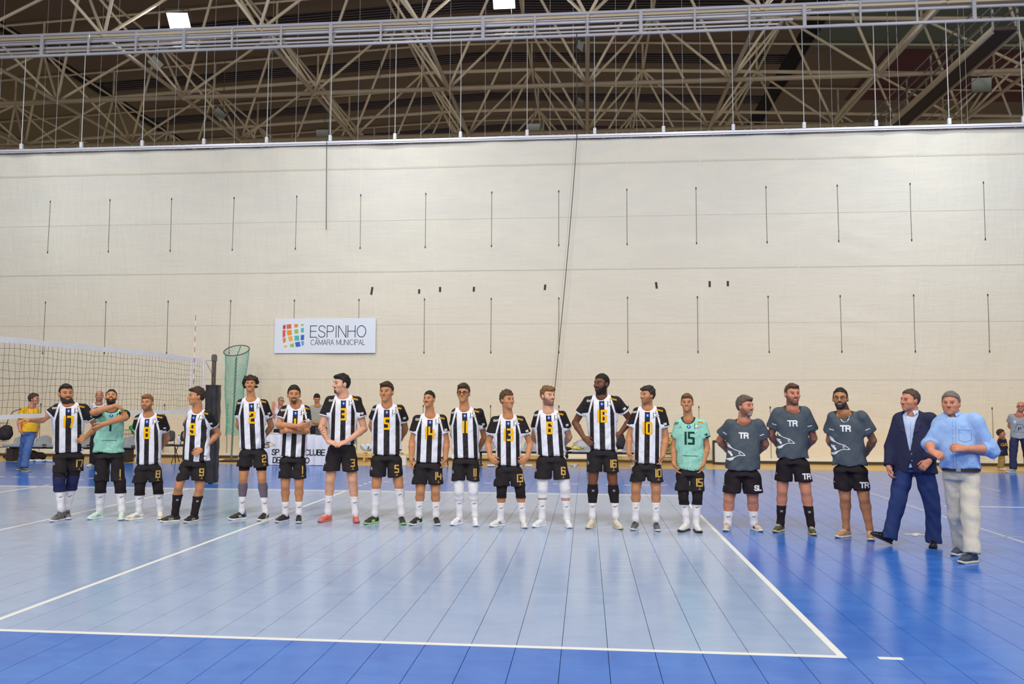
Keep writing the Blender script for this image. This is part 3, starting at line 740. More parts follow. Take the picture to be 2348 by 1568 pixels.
b.tube([(0, 9.48, 2.38), (-.03, 9.90, 2.10)], .004, 5); b.build('net_cable', DKR, net)
post = empty('net_post', (-.06, 9.96, 0), 0, 'net post with tall black padding beside player nine', 'post')
b = MB(); b.tube([(0, 0, 0), (0, 0, 2.55)], .042, 14); b.build('pole', mat('post_steel', (112, 92, 80), rough=.4, metal=.5), post, True)
b = MB(); b.box((0, 0, 2.47), (.095, .095, .14), bev=.02); b.tube([(0, -.06, 2.15), (0, -.06, 2.3)], .02, 8); b.build('winch_head', mat('winch_grey', (92, 92, 88), rough=.4), post)
V = []; n = 28; lv = 22
for k in range(lv+1):
    z = .02+1.92*k/lv; r_ = .128+.004*math.sin(k*1.7)
    for a in range(n):
        t = 2*PI*a/n; c_, s_ = math.cos(t), math.sin(t); r = r_+.004*math.sin(a*2.1+k)
        V.append((r*math.copysign(abs(c_)**.55, c_), r*math.copysign(abs(s_)**.55, s_), z))
Q = [(i*n+a, i*n+(a+1) % n, (i+1)*n+(a+1) % n, (i+1)*n+a) for i in range(lv) for a in range(n)]+[tuple(range(n))[::-1], tuple(lv*n+a for a in range(n))]
b = MB(); b.add(V, Q); b.build('padding', mat('black_vinyl', (42, 40, 44), rough=.45, bump=.4, bscale=14), post, True)
b = MB(); b.box((.03, -.132, 1.3), (.012, .004, .9)); b.build('pad_strap', mat('strap_black', (24, 22, 24), rough=.6), post)
# ---------------------------------------------------------------- bucket seats on beams
GREY = mat('seat_grey', (150, 156, 162), rough=.3, var=.03); GRD = mat('beam_dark', (56, 46, 46), rough=.6)
def seat_mesh():
    prof = [(-.22, .385), (-.235, .405), (-.225, .428), (-.15, .425), (.02, .405), (.12, .412), (.17, .45), (.195, .52), (.215, .60), (.235, .655), (.245, .675)]
    nu = 13; V = []; Q = []
    for s_ in (0, 1):
        for i, (y, z) in enumerate(prof):
            w = .25 if i < 5 else .25-(.006*(i-5) if i < 8 else .03+.05*(i-8))
            for k in range(nu):
                u = -1+2*k/(nu-1); e = abs(u)**4*.035
                V.append((u*w, y-(e if i > 6 else 0)-s_*0, z+(e if 1 < i <= 6 else (-.05*abs(u)**4 if i >= 9 else 0))-s_*.012+ (0 if i < 7 else 0)))
    n = len(prof)*nu
    for s_ in (0, 1):
        for i in range(len(prof)-1):
            for k in range(nu-1):
                a = s_*n+i*nu+k; q = (a, a+1, a+nu+1, a+nu); Q.append(q if s_ == 0 else q[::-1])
    for k in range(nu-1):
        Q.append((k, n+k, n+k+1, k+1)); j = (len(prof)-1)*nu+k; Q.append((j, j+1, n+j+1, n+j))
    for i in range(len(prof)-1):
        for k in (0, nu-1): a = i*nu+k; Q.append((a, a+nu, n+a+nu, n+a))
    return V, Q
SV, SQ = seat_mesh(); SEATME = None
def bench(x0, count, pitch, y, label, wide):
    t = empty('seat_bench', (x0, y, 0), 0, label, 'bench', 'beam seats along the curtain'); global SEATME
    if SEATME is None:
        b = MB(); b.add(SV, SQ); o = b.build('seat', GREY, t, True); SEATME = o.data; o.location = ((.25), 0, 0)
    else: o = link('seat', SEATME, None, t); o.location = (.25, 0, 0)
    for k in range(1, count): o = link('seat', SEATME, None, t); o.location = (.25+pitch*k, 0, 0)
    L_ = pitch*(count-1)+.5
    b = MB(); b.box((L_/2, 0, .355), (L_-.1, .10, .055), bev=.006); b.build('beam', GRD, t)
    for fx in ((.12, L_*.42, L_-.25) if wide else (.16, L_*.68)):
        b = MB()
        if wide: b.box((fx+.02, .0, .17), (.16, .34, .34), bev=.01)
        else: b.box((fx, 0, .17), (.05, .06, .34), bev=.006); b.box((fx, 0, .015), (.06, .40, .03), bev=.006)
        b.build('leg', GRD, t)
    return t
bench(-8.16, 6, .62, 15.0, 'long row of grey bucket seats on a dark beam behind the net', True)
bench(4.50, 7, .62, 15.0, 'row of grey bucket seats on a dark beam behind players eleven to ten', False)
# black chairs
def chair(x, y, rz, label):
    t = empty('stacking_chair', (x, y, 0), rz, label, 'chair'); CH = mat('chair_black', (44, 42, 44), rough=.55)
    b = MB(); nu = 12
    def cush(cx, cy, cz, w, h, th, tilt, name):
        b = MB(); V = []; ns = 5
        for s_, sc in ((-1, .9), (-.6, 1), (.6, 1), (1, .9)):
            for k in range(24):
                a = 2*PI*k/24; u = math.copysign(abs(math.cos(a))**.5, math.cos(a))*w/2*sc; v = math.copysign(abs(math.sin(a))**.5, math.sin(a))*h/2*sc; n_ = s_*th/2
                V.append((cx+u, cy+v*math.sin(tilt)+n_*math.cos(tilt)+.05*(u/w)**2*(-1 if tilt < .5 else 0), cz+v*math.cos(tilt)-n_*math.sin(tilt)))
        Q = [(i*24+k, i*24+(k+1) % 24, (i+1)*24+(k+1) % 24, (i+1)*24+k) for i in range(3) for k in range(24)]+[tuple(range(24))[::-1], tuple(72+k for k in range(24))]
        b.add(V, Q); return b.build(name, CH, t, True)
    cush(0, 0, .45, .46, .43, .05, PI/2, 'seat'); cush(0, .24, .68, .44, .30, .04, .18, 'backrest')
    FR = mat('chair_frame', (34, 30, 32), rough=.4, metal=.3)
    for sx in (-1, 1):
        b = MB(); b.tube([(sx*.24, -.22, 0), (sx*.21, .10, .44)], .011, 7); b.build('leg', FR, t)
        b = MB(); b.tube([(sx*.24, .24, 0), (sx*.21, -.12, .44)], .011, 7); b.build('leg', FR, t)
        b = MB(); b.tube([(sx*.2, .15, .43), (sx*.2, .24, .55), (sx*.19, .29, .78)], .011, 7); b.build('back_frame', FR, t)
    return t
chair(-3.72, 14.98, .5, 'black padded chair standing left of the pair beside player eight')
chair(-3.22, 15.0, .05, 'black padded chair facing forward between players eight and nine')
chair(3.55, 15.1, .2, 'black padded chair half hidden behind player fourteen')
# water bottles
BW = mat('bottle_plastic', (206, 214, 226), rough=.2); BC_ = mat('bottle_cap_blue', (52, 76, 176), rough=.4)
def bottle(x, y, z, lying, rz, label, group, big=1., cat='bottle'):
    t = empty('water_bottle', (x, y, z), rz, label, cat, group)
    b = MB(); P_ = [(.028, 0), (.033, .01), (.033, .05), (.030, .06), (.033, .07), (.033, .14), (.028, .165), (.014, .195), (.012, .215)]
    P_ = [(r*big, q*big) for r, q in P_]; b.lathe(P_, n=14)
    c = MB(); c.lathe([(.015*big, .210*big), (.015*big, .232*big)], n=12)
    if lying:
        for m_ in (b, c): m_.V = [(v[2], v[1], -v[0]+.033*big) for v in m_.V]
    b.build('body', BW, t, True); c.build('cap', BC_, t, True)
rr = random.Random(5)
gb = 'water bottles lying on the floor by the curtain'; ORD = ['leftmost', 'second from left', 'third from left', 'fourth from left', 'fifth from left', 'sixth from left', 'seventh from left', 'rightmost']
for i, (x, y) in enumerate([(-7.62, 14.74), (-7.40, 14.66), (-7.26, 14.78), (-7.10, 14.62), (-6.98, 14.74), (-6.80, 14.66)]):
    bottle(x, y, -.005, 1, rr.uniform(-.6, .6), ORD[i]+' of the clear bottles lying under the left grey bench', gb)
for i, (x, y) in enumerate([(4.86, 14.74), (5.7, 14.95), (5.98, 14.86), (6.62, 14.95), (6.80, 14.72), (6.92, 15.22), (7.04, 14.9), (8.45, 15.0)]):
    bottle(x, y, -.005, 1, rr.uniform(0, 3), ORD[i]+' of the blue-capped bottles lying under the right grey bench', gb)
bottle(-3.02, 14.86, -.005, 0, 0, 'large upright water bottle on the floor beside the black chair', None, 1.25)
bottle(-3.32, 14.88, .475, 0, 0, 'upright water bottle standing on the black chair seat', None, 1.1)
# scorers table
tb = empty('scorers_table', (-.05, 14.86, 0), 0, 'long table with plain white top behind players two and one', 'table')
b = MB(); b.box((0, 0, .735), (2.0, .66, .03), bev=.005); b.build('tabletop', mat('table_grey', (190, 190, 188), rough=.6), tb)
for sx in (-.93, .93):
    for sy in (-.28, .28):
        b = MB(); b.tube([(sx, sy, 0), (sx, sy, .72)], .018, 8); b.build('leg', GRD, tb)
V = []; Q = []; nn = 60
for k in range(nn+1):
    x = -1.04+2.08*k/nn
    for j, (yy, zz) in enumerate([(.34, .756), (-.34, .756), (-.352, .74), (-.365, .5), (-.375, .25), (-.385, .012)]):
        wv = (.010+.018*max(0, (.75-zz)))*math.sin(k*1.1+zz*3)+.012*math.sin(k*.43)*(.75-zz); V.append((x, yy-(wv if j > 1 else 0), zz))
for k in range(nn):
    for j in range(5): a = k*6+j; Q.append((a, a+6, a+7, a+1))
# right side drop
b = MB(); b.add(V, Q)
s0 = len(b.V); V2 = []; 
for k in range(13):
    yy = .34-.68*k/12
    for zz in (.756, .74, .5, .25, .012): V2.append((1.04+.008+(.756-zz)*.05+.012*math.sin(k*1.3)*(.756-zz), yy, zz))
b.add(V2, [(k*5+j, (k+1)*5+j, (k+1)*5+j+1, k*5+j+1) for k in range(12) for j in range(4)])
cloth = b.build('tablecloth', mat('cloth_white', (220, 222, 234), rough=.8), None, True); cloth.location = (-.05, 14.86, 0)
tag(cloth, 'white printed cloth draped over the scorers table', 'tablecloth')
bvc = BVHTree.FromObject(cloth, bpy.context.evaluated_depsgraph_get())
# ---------------------------------------------------------------- measured joints (metres, in each person's own frame)
PEOPLE = {
'n17': {"pos":[0.155,5.063],"rot":0.5989,"head":[0.017,1.857,1.585,14.0,0.0,2.0],"neck":[0.05,1.542],"sh":[-0.104,0.261,1.542,1.542],"hem":[-0.117,0.26,0.914],"sho":[-0.103,0.279,0.647],"kn":[[-0.021,-0.066,0.529],[0.139,0.026,0.529]],"an":[[0.014,-0.091,0.17],[0.095,0.091,0.151]],"toe":[[-0.106,-0.239,0.0],[0.106,-0.098,0.0]],"arm":[[[-0.258,-0.03,1.361],[-0.401,-0.15,1.362],[-0.525,-0.22,1.349]],[[0.423,0.05,1.252],[0.283,-0.06,1.127],[0.175,-0.16,1.057]]],"by":0},
'n1g': {"pos":[0.713,5.197],"rot":0.5562,"head":[0.031,1.794,1.567,-3.0,22.0,0.0],"neck":[0.039,1.474],"sh":[-0.113,0.2,1.474,1.474],"hem":[-0.167,0.213,0.912],"sho":[-0.136,0.234,0.514],"kn":[[-0.055,0.031,0.454],[0.186,-0.071,0.454]],"an":[[-0.056,0.101,0.112],[0.218,-0.101,0.121]],"toe":[[-0.2,-0.023,0.0],[0.2,-0.29,0.0]],"arm":[[[-0.18,-0.24,1.467],[0.089,-0.34,1.554],[0.198,-0.3,1.508]],[[0.212,-0.24,1.4],[-0.05,-0.42,1.309],[-0.165,-0.45,1.229]]],"by":0},
'n8': {"pos":[1.24,5.251],"rot":0.5176,"head":[0.0,1.72,1.484,-22.0,0.0,0.0],"neck":[0.03,1.399],"sh":[-0.104,0.222,1.399,1.398],"hem":[-0.112,0.215,0.753],"sho":[-0.154,0.237,0.501],"kn":[[-0.047,-0.016,0.429],[0.179,-0.024,0.436]],"an":[[-0.046,0.009,0.123],[0.221,-0.009,0.112]],"toe":[[-0.22,-0.069,0.0],[0.22,-0.199,0.0]],"arm":[[[-0.112,0.14,1.11],[0.022,0.28,1.008],[0.081,0.26,0.976]],[[0.278,0.14,1.088],[0.198,0.28,0.941],[0.126,0.28,0.927]]],"by":-14},
'n9': {"pos":[1.779,5.028],"rot":0.4874,"head":[0.249,1.824,1.562,-75.0,0.0,0.0],"neck":[0.281,1.458],"sh":[0.182,0.432,1.458,1.458],"hem":[0.108,0.456,0.815],"sho":[0.036,0.409,0.55],"kn":[[0.077,0.004,0.483],[0.339,-0.044,0.456]],"an":[[0.042,0.048,0.122],[0.283,-0.048,0.108]],"toe":[[-0.146,0.018,0.0],[0.146,-0.18,0.0]],"arm":[[[0.145,0.22,1.147],[0.224,0.26,0.944],[0.254,0.25,0.883]],[[0.558,0.05,1.172],[0.357,-0.12,0.975],[0.245,-0.2,0.911]]],"by":-35},
'n2': {"pos":[2.637,5.343],"rot":0.4105,"head":[0.046,1.988,1.748,-6.0,0.0,0.0],"neck":[0.064,1.619],"sh":[-0.087,0.253,1.618,1.619],"hem":[-0.076,0.29,0.964],"sho":[-0.114,0.326,0.721],"kn":[[-0.011,0.015,0.575],[0.233,-0.055,0.575]],"an":[[-0.019,0.069,0.117],[0.29,-0.069,0.108]],"toe":[[-0.193,-0.008,0.0],[0.193,-0.234,0.0]],"arm":[[[-0.094,0.12,1.293],[0.001,0.25,1.128],[0.064,0.26,1.079]],[[0.346,0.12,1.274],[0.248,0.25,1.109],[0.172,0.26,1.077]]],"by":0},
'n1': {"pos":[3.293,5.242],"rot":0.3614,"head":[0.057,1.851,1.587,0.0,0.0,0.0],"neck":[0.083,1.528],"sh":[-0.083,0.242,1.527,1.528],"hem":[-0.116,0.241,0.877],"sho":[-0.13,0.252,0.584],"kn":[[-0.028,0.004,0.501],[0.151,-0.044,0.502]],"an":[[-0.019,0.048,0.113],[0.159,-0.048,0.12]],"toe":[[-0.148,-0.091,0.0],[0.148,-0.238,0.0]],"arm":[[[-0.139,-0.04,1.301],[0.138,-0.27,1.294],[0.265,-0.22,1.308]],[[0.24,-0.06,1.218],[-0.03,-0.19,1.229],[-0.112,-0.04,1.227]]],"by":0},
'n3': {"pos":[3.959,5.364],"rot":0.3027,"head":[0.005,2.013,1.725,-62.0,0.0,0.0],"neck":[0.05,1.66],"sh":[-0.157,0.254,1.659,1.66],"hem":[-0.137,0.234,1.038],"sho":[-0.208,0.265,0.679],"kn":[[-0.105,0.005,0.576],[0.192,-0.045,0.575]],"an":[[-0.127,0.05,0.125],[0.239,-0.05,0.114]],"toe":[[-0.252,-0.093,0.0],[0.252,-0.239,0.0]],"arm":[[[-0.235,-0.02,1.27],[-0.138,-0.22,1.089],[0.001,-0.28,1.046]],[[0.339,-0.0,1.248],[0.098,-0.22,1.083],[-0.037,-0.29,1.047]]],"by":0},
'n5': {"pos":[4.627,5.256],"rot":0.2478,"head":[0.008,1.902,1.62,-20.0,0.0,0.0],"neck":[0.019,1.542],"sh":[-0.14,0.225,1.541,1.542],"hem":[-0.182,0.231,0.916],"sho":[-0.189,0.231,0.616],"kn":[[-0.101,-0.004,0.517],[0.194,-0.036,0.516]],"an":[[-0.118,0.032,0.129],[0.236,-0.032,0.131]],"toe":[[-0.259,-0.094,0.0],[0.259,-0.221,0.0]],"arm":[[[-0.183,0.15,1.3],[-0.099,0.3,1.127],[-0.038,0.28,1.097]],[[0.275,0.15,1.254],[0.214,0.27,1.104],[0.145,0.28,1.081]]],"by":0},
'n14': {"pos":[5.173,5.254],"rot":0.1994,"head":[0.048,1.779,1.547,-24.0,4.0,0.0],"neck":[0.07,1.41],"sh":[-0.119,0.254,1.409,1.41],"hem":[-0.138,0.25,0.821],"sho":[-0.171,0.256,0.53],"kn":[[-0.048,-0.018,0.451],[0.152,-0.022,0.45]],"an":[[-0.066,0.004,0.126],[0.163,-0.004,0.117]],"toe":[[-0.187,-0.142,0.0],[0.187,-0.192,0.0]],"arm":[[[-0.167,0.02,1.084],[-0.175,-0.04,0.873],[-0.173,-0.08,0.74]],[[0.292,0.02,1.083],[0.281,-0.04,0.867],[0.244,-0.1,0.729]]],"by":0},
'n11': {"pos":[5.699,5.281],"rot":0.1515,"head":[-0.011,1.881,1.616,-12.0,0.0,0.0],"neck":[0.007,1.501],"sh":[-0.128,0.231,1.501,1.502],"hem":[-0.155,0.217,0.881],"sho":[-0.156,0.212,0.578],"kn":[[-0.059,-0.003,0.454],[0.134,-0.037,0.457]],"an":[[-0.049,0.033,0.111],[0.158,-0.033,0.12]],"toe":[[-0.164,-0.118,0.0],[0.164,-0.223,0.0]],"arm":[[[-0.144,0.14,1.186],[-0.112,0.28,1.104],[-0.051,0.28,1.074]],[[0.279,0.14,1.141],[0.217,0.26,0.992],[0.149,0.28,0.968]]],"by":0},
'n13': {"pos":[6.297,5.205],"rot":0.0973,"head":[0.001,1.792,1.528,38.0,0.0,0.0],"neck":[0.006,1.402],"sh":[-0.189,0.202,1.401,1.403],"hem":[-0.159,0.189,0.793],"sho":[-0.189,0.234,0.52],"kn":[[-0.074,-0.006,0.47],[0.168,-0.034,0.474]],"an":[[-0.087,0.028,0.088],[0.205,-0.028,0.097]],"toe":[[-0.231,-0.096,0.0],[0.231,-0.216,0.0]],"arm":[[[-0.259,0.03,1.072],[-0.225,-0.07,0.899],[-0.148,-0.13,0.831]],[[0.303,0.03,1.074],[0.261,-0.07,0.898],[0.162,-0.13,0.826]]],"by":0},
'n6': {"pos":[6.871,5.253],"rot":0.0436,"head":[-0.034,1.852,1.582,38.0,0.0,0.0],"neck":[-0.034,1.474],"sh":[-0.189,0.167,1.473,1.475],"hem":[-0.196,0.197,0.923],"sho":[-0.223,0.235,0.617],"kn":[[-0.111,-0.019,0.511],[0.181,-0.021,0.514]],"an":[[-0.118,0.003,0.113],[0.212,-0.003,0.102]],"toe":[[-0.245,-0.138,0.0],[0.245,-0.189,0.0]],"arm":[[[-0.227,0.14,1.161],[-0.17,0.28,1.053],[-0.106,0.28,1.014]],[[0.243,0.14,1.164],[0.179,0.28,1.055],[0.116,0.28,1.015]]],"by":0},
'n16': {"pos":[7.562,5.24],"rot":-0.0208,"head":[-0.033,2.009,1.735,-38.0,0.0,0.0],"neck":[-0.022,1.668],"sh":[-0.229,0.192,1.667,1.669],"hem":[-0.201,0.178,1.01],"sho":[-0.217,0.194,0.718],"kn":[[-0.141,-0.019,0.596],[0.117,-0.021,0.6]],"an":[[-0.15,0.003,0.155],[0.153,-0.003,0.162]],"toe":[[-0.22,-0.174,0.0],[0.22,-0.18,0.0]],"arm":[[[-0.374,0.05,1.354],[-0.253,-0.06,1.16],[-0.157,-0.13,1.081]],[[0.359,0.05,1.397],[0.212,0.0,1.214],[0.143,-0.02,1.161]]],"by":0},
'n10': {"pos":[8.083,5.15],"rot":-0.07,"head":[0.039,1.852,1.603,-48.0,0.0,0.0],"neck":[0.047,1.527],"sh":[-0.106,0.245,1.526,1.528],"hem":[-0.149,0.213,0.84],"sho":[-0.188,0.251,0.612],"kn":[[-0.107,-0.015,0.521],[0.146,-0.025,0.528]],"an":[[-0.117,0.01,0.13],[0.143,-0.01,0.133]],"toe":[[-0.16,-0.175,0.0],[0.16,-0.199,0.0]],"arm":[[[-0.192,0.03,1.179],[-0.197,-0.04,0.971],[-0.148,-0.1,0.874]],[[0.28,0.03,1.169],[0.239,-0.04,0.955],[0.192,-0.08,0.823]]],"by":0},
'n15': {"pos":[8.638,5.091],"rot":-0.1225,"head":[-0.007,1.748,1.508,-4.0,0.0,0.0],"neck":[0.006,1.38],"sh":[-0.132,0.205,1.379,1.382],"hem":[-0.144,0.214,0.773],"sho":[-0.183,0.196,0.506],"kn":[[-0.067,-0.02,0.433],[0.108,-0.02,0.438]],"an":[[-0.034,-0.0,0.107],[0.089,0.0,0.104]],"toe":[[-0.129,-0.165,0.0],[0.129,-0.186,0.0]],"arm":[[[-0.181,0.03,1.051],[-0.179,-0.04,0.846],[-0.129,-0.08,0.725]],[[0.236,0.03,1.057],[0.185,-0.04,0.853],[0.14,-0.08,0.731]]],"by":0},
'c1': {"pos":[9.34,5.252],"rot":-0.1847,"head":[0.064,1.729,1.449,48.0,0.0,0.0],"neck":[0.037,1.366],"sh":[-0.156,0.228,1.364,1.368],"hem":[-0.216,0.227,0.764],"sho":[-0.242,0.267,0.473],"kn":[[-0.164,-0.038,0.41],[0.126,-0.002,0.416]],"an":[[-0.19,-0.036,0.075],[0.135,0.036,0.079]],"toe":[[-0.223,-0.223,0.0],[0.223,-0.132,0.0]],"arm":[[[-0.273,0.1,1.133],[-0.187,0.25,0.992],[-0.115,0.26,0.963]],[[0.296,0.1,1.098],[0.219,0.25,0.985],[0.146,0.26,0.953]]],"by":0},
'c2': {"pos":[9.941,5.128],"rot":-0.2411,"head":[0.028,1.881,1.602,22.0,0.0,0.0],"neck":[0.02,1.527],"sh":[-0.173,0.191,1.525,1.528],"hem":[-0.192,0.205,0.93],"sho":[-0.212,0.233,0.638],"kn":[[-0.124,-0.001,0.53],[0.155,-0.039,0.538]],"an":[[-0.153,0.037,0.108],[0.207,-0.037,0.123]],"toe":[[-0.235,-0.134,0.0],[0.235,-0.225,0.0]],"arm":[[[-0.251,0.1,1.217],[-0.179,0.25,1.079],[-0.109,0.26,1.05]],[[0.267,0.1,1.182],[0.2,0.25,1.072],[0.13,0.26,1.041]]],"by":0},
'c3': {"pos":[10.563,4.808],"rot":-0.3042,"head":[-0.1,1.821,1.556,-5.0,0.0,0.0],"neck":[-0.063,1.479],"sh":[-0.2,0.156,1.478,1.481],"hem":[-0.206,0.187,0.87],"sho":[-0.209,0.202,0.57],"kn":[[-0.074,-0.011,0.492],[0.136,-0.029,0.491]],"an":[[-0.071,0.017,0.117],[0.19,-0.017,0.125]],"toe":[[-0.195,-0.127,0.0],[0.195,-0.207,0.0]],"arm":[[[-0.236,0.1,1.164],[-0.182,0.25,1.044],[-0.123,0.26,1.002]],[[0.259,0.1,1.174],[0.18,0.25,1.004],[0.114,0.26,0.98]]],"by":0},
's1': {"pos":[11.271,4.289],"rot":-0.3834,"head":[-0.184,1.798,1.532,-45.0,0.0,0.0],"neck":[-0.157,1.469],"sh":[-0.306,0.053,1.467,1.472],"hem":[-0.384,0.078,0.832],"sho":[-0.387,0.069,0.746],"kn":[[-0.341,-0.105,0.459],[0.023,-0.02,0.444]],"an":[[-0.432,-0.17,0.088],[0.022,-0.0,0.052]],"toe":[[-0.635,-0.25,0.043],[-0.0,-0.189,0.0]],"arm":[[[-0.393,0.02,1.113],[-0.417,-0.08,0.885],[-0.405,-0.12,0.78]],[[0.096,0.06,1.125],[0.001,-0.18,0.972],[-0.099,-0.28,0.87]]],"by":-12},
's2': {"pos":[11.235,3.623],"rot":-0.4053,"head":[0.012,1.763,1.501,-12.0,0.0,0.0],"neck":[0.03,1.46],"sh":[-0.077,0.263,1.458,1.463],"hem":[-0.1,0.268,0.946],"sho":[-0.088,0.265,0.755],"kn":[[0.032,0.093,0.437],[0.157,-0.133,0.447]],"an":[[0.06,0.227,0.068],[0.157,-0.227,0.09]],"toe":[[-0.029,0.059,0.0],[0.029,-0.368,0.0]],"arm":[[[-0.202,-0.02,1.191],[-0.183,-0.24,1.122],[-0.113,-0.3,1.088]],[[0.366,-0.0,1.147],[0.127,-0.24,1.158],[-0.004,-0.3,1.17]]],"by":-8},
'y': {"pos":[-5.579,12.107],"rot":0.634,"head":[0.157,1.793,1.516,60.0,0.0,0.0],"neck":[0.111,1.426],"sh":[-0.072,0.194,1.426,1.426],"hem":[-0.083,0.238,0.886],"sho":[-0.093,0.239,0.605],"kn":[[-0.018,0.106,0.499],[0.055,-0.146,0.498]],"an":[[-0.062,0.251,0.094],[0.012,-0.251,0.102]],"toe":[[-0.129,0.074,0.0],[0.129,-0.401,0.0]],"arm":[[[-0.132,-0.02,1.12],[-0.106,-0.08,0.93],[-0.058,-0.1,0.836]],[[0.241,0.05,1.114],[0.232,0.06,0.882],[0.231,0.06,0.804]]],"by":25},
'w': {"pos":[-4.744,13.389],"rot":0.57,"head":[0.1,1.88,1.605,-8.0,0.0,0.0],"neck":[0.101,1.515],"sh":[-0.033,0.249,1.515,1.515],"hem":[-0.055,0.238,1.145],"sho":[-0.033,0.248,0.544],"kn":[[0.016,0.012,0.546],[0.162,-0.052,0.546]],"an":[[0.021,0.064,0.08],[0.155,-0.064,0.072]],"toe":[[-0.108,-0.075,0.0],[0.108,-0.249,0.0]],"arm":[[[-0.071,0.1,1.226],[-0.003,0.2,1.031],[0.048,0.2,0.976]],[[0.285,0.1,1.224],[0.219,0.2,1.029],[0.172,0.2,0.974]]],"by":0},
'gm': {"pos":[17.517,14.782],"rot":-0.4659,"head":[0.119,1.689,1.438,-3.0,0.0,0.0],"neck":[0.081,1.339],"sh":[-0.096,0.281,1.337,1.342],"hem":[-0.128,0.274,0.807],"sho":[-0.15,0.264,0.541],"kn":[[-0.078,-0.092,0.423],[0.198,0.052,0.425]],"an":[[-0.089,-0.145,0.117],[0.213,0.145,0.111]],"toe":[[-0.244,-0.255,0.0],[0.244,-0.043,0.0]],"arm":[[[-0.131,0.1,1.096],[-0.071,0.22,1.004],[0.005,0.22,0.976]],[[0.299,0.1,1.104],[0.233,0.22,0.981],[0.156,0.22,0.95]]],"by":0},
'kid': {"pos":[17.606,15.549],"rot":-0.4546,"head":[-0.038,1.001,0.783,80.0,0.0,0.0],"neck":[-0.047,0.745],"sh":[-0.092,0.027,0.744,0.747],"hem":[-0.152,0.065,0.346],"sho":[-0.151,0.021,0.216],"kn":[[-0.085,-0.001,0.2],[-0.045,-0.039,0.204]],"an":[[-0.117,0.039,0.058],[-0.077,-0.039,0.065]],"toe":[[-0.031,-0.046,0.0],[0.031,-0.091,0.0]],"arm":[[[-0.112,-0.06,0.555],[-0.102,-0.08,0.47],[-0.057,-0.09,0.454]],[[0.046,0.06,0.555],[0.029,0.05,0.447],[0.015,0.05,0.4]]],"by":55},
'sa': {"pos":[-0.812,15.47],"rot":0.3714,"head":[0.009,1.737,1.509,28.0,0.0,-8.0],"neck":[-0.003,1.405],"sh":[-0.144,0.126,1.405,1.405],"hem":[-0.172,0.127,0.88],"sho":[-0.166,0.132,0.652],"kn":[[-0.104,0.005,0.351],[0.086,-0.045,0.351]],"an":[[-0.096,0.049,0.031],[0.094,-0.049,0.035]],"toe":[[-0.123,-0.139,0.0],[0.123,-0.237,0.0]],"arm":[[[-0.196,-0.1,1.2],[-0.197,-0.12,1.457],[-0.193,-0.12,1.557]],[[0.156,0.05,1.136],[0.117,-0.1,0.897],[0.075,-0.15,0.794]]],"by":0},
'sb': {"pos":[-0.414,15.855],"rot":0.3488,"head":[-0.032,1.669,1.487,0.0,0.0,0.0],"neck":[-0.037,1.363],"sh":[-0.181,0.119,1.363,1.363],"hem":[-0.184,0.145,0.885],"sho":[-0.179,0.15,0.638],"kn":[[-0.097,0.001,0.332],[0.082,-0.041,0.333]],"an":[[-0.09,0.043,0.023],[0.089,-0.043,0.026]],"toe":[[-0.104,-0.147,0.0],[0.104,-0.232,0.0]],"arm":[[[-0.204,-0.0,1.07],[-0.109,-0.2,0.892],[-0.049,-0.2,0.876]],[[0.156,-0.0,1.069],[0.069,-0.2,0.891],[0.01,-0.2,0.876]]],"by":0},
'sc': {"pos":[0.129,15.728],"rot":0.328,"head":[-0.037,1.824,1.554,8.0,-28.0,0.0],"neck":[-0.018,1.474],"sh":[-0.188,0.15,1.474,1.475],"hem":[-0.221,0.182,0.954],"sho":[-0.201,0.172,0.679],"kn":[[-0.089,-0.001,0.344],[0.074,-0.039,0.345]],"an":[[-0.083,0.039,0.038],[0.081,-0.039,0.041]],"toe":[[-0.096,-0.151,0.0],[0.096,-0.228,0.0]],"arm":[[[-0.189,0.02,1.122],[-0.074,-0.2,1.051],[0.016,-0.22,1.021]],[[0.178,0.02,1.136],[0.06,-0.2,1.035],[-0.014,-0.22,1.006]]],"by":0},
}
SHADE = {'a': 0}
def noise3(x, y, z, s, ph=0.):
    return (np.sin(x*s*1.7+ph+np.sin(z*s*.9+ph))*np.cos(z*s*1.3+1.7*ph+np.sin(y*s*1.1))+np.sin(y*s*2.1+z*s*.8+ph*2.3))*.5
def face_frame(hd, hs, neckx, h0=0):
    psi, th, ro = [math.radians(a) for a in hd[3:6]]
    Fh = vec(math.sin(psi)*math.cos(th), -math.cos(psi)*math.cos(th), math.sin(th)); Rh = vec(math.cos(psi), math.sin(psi), 0)
    Uh = np.cross(Fh, Rh)
    R_ = Rh*math.cos(ro)+Uh*math.sin(ro); U_ = Uh*math.cos(ro)-Rh*math.sin(ro)
    return R_, Fh, U_
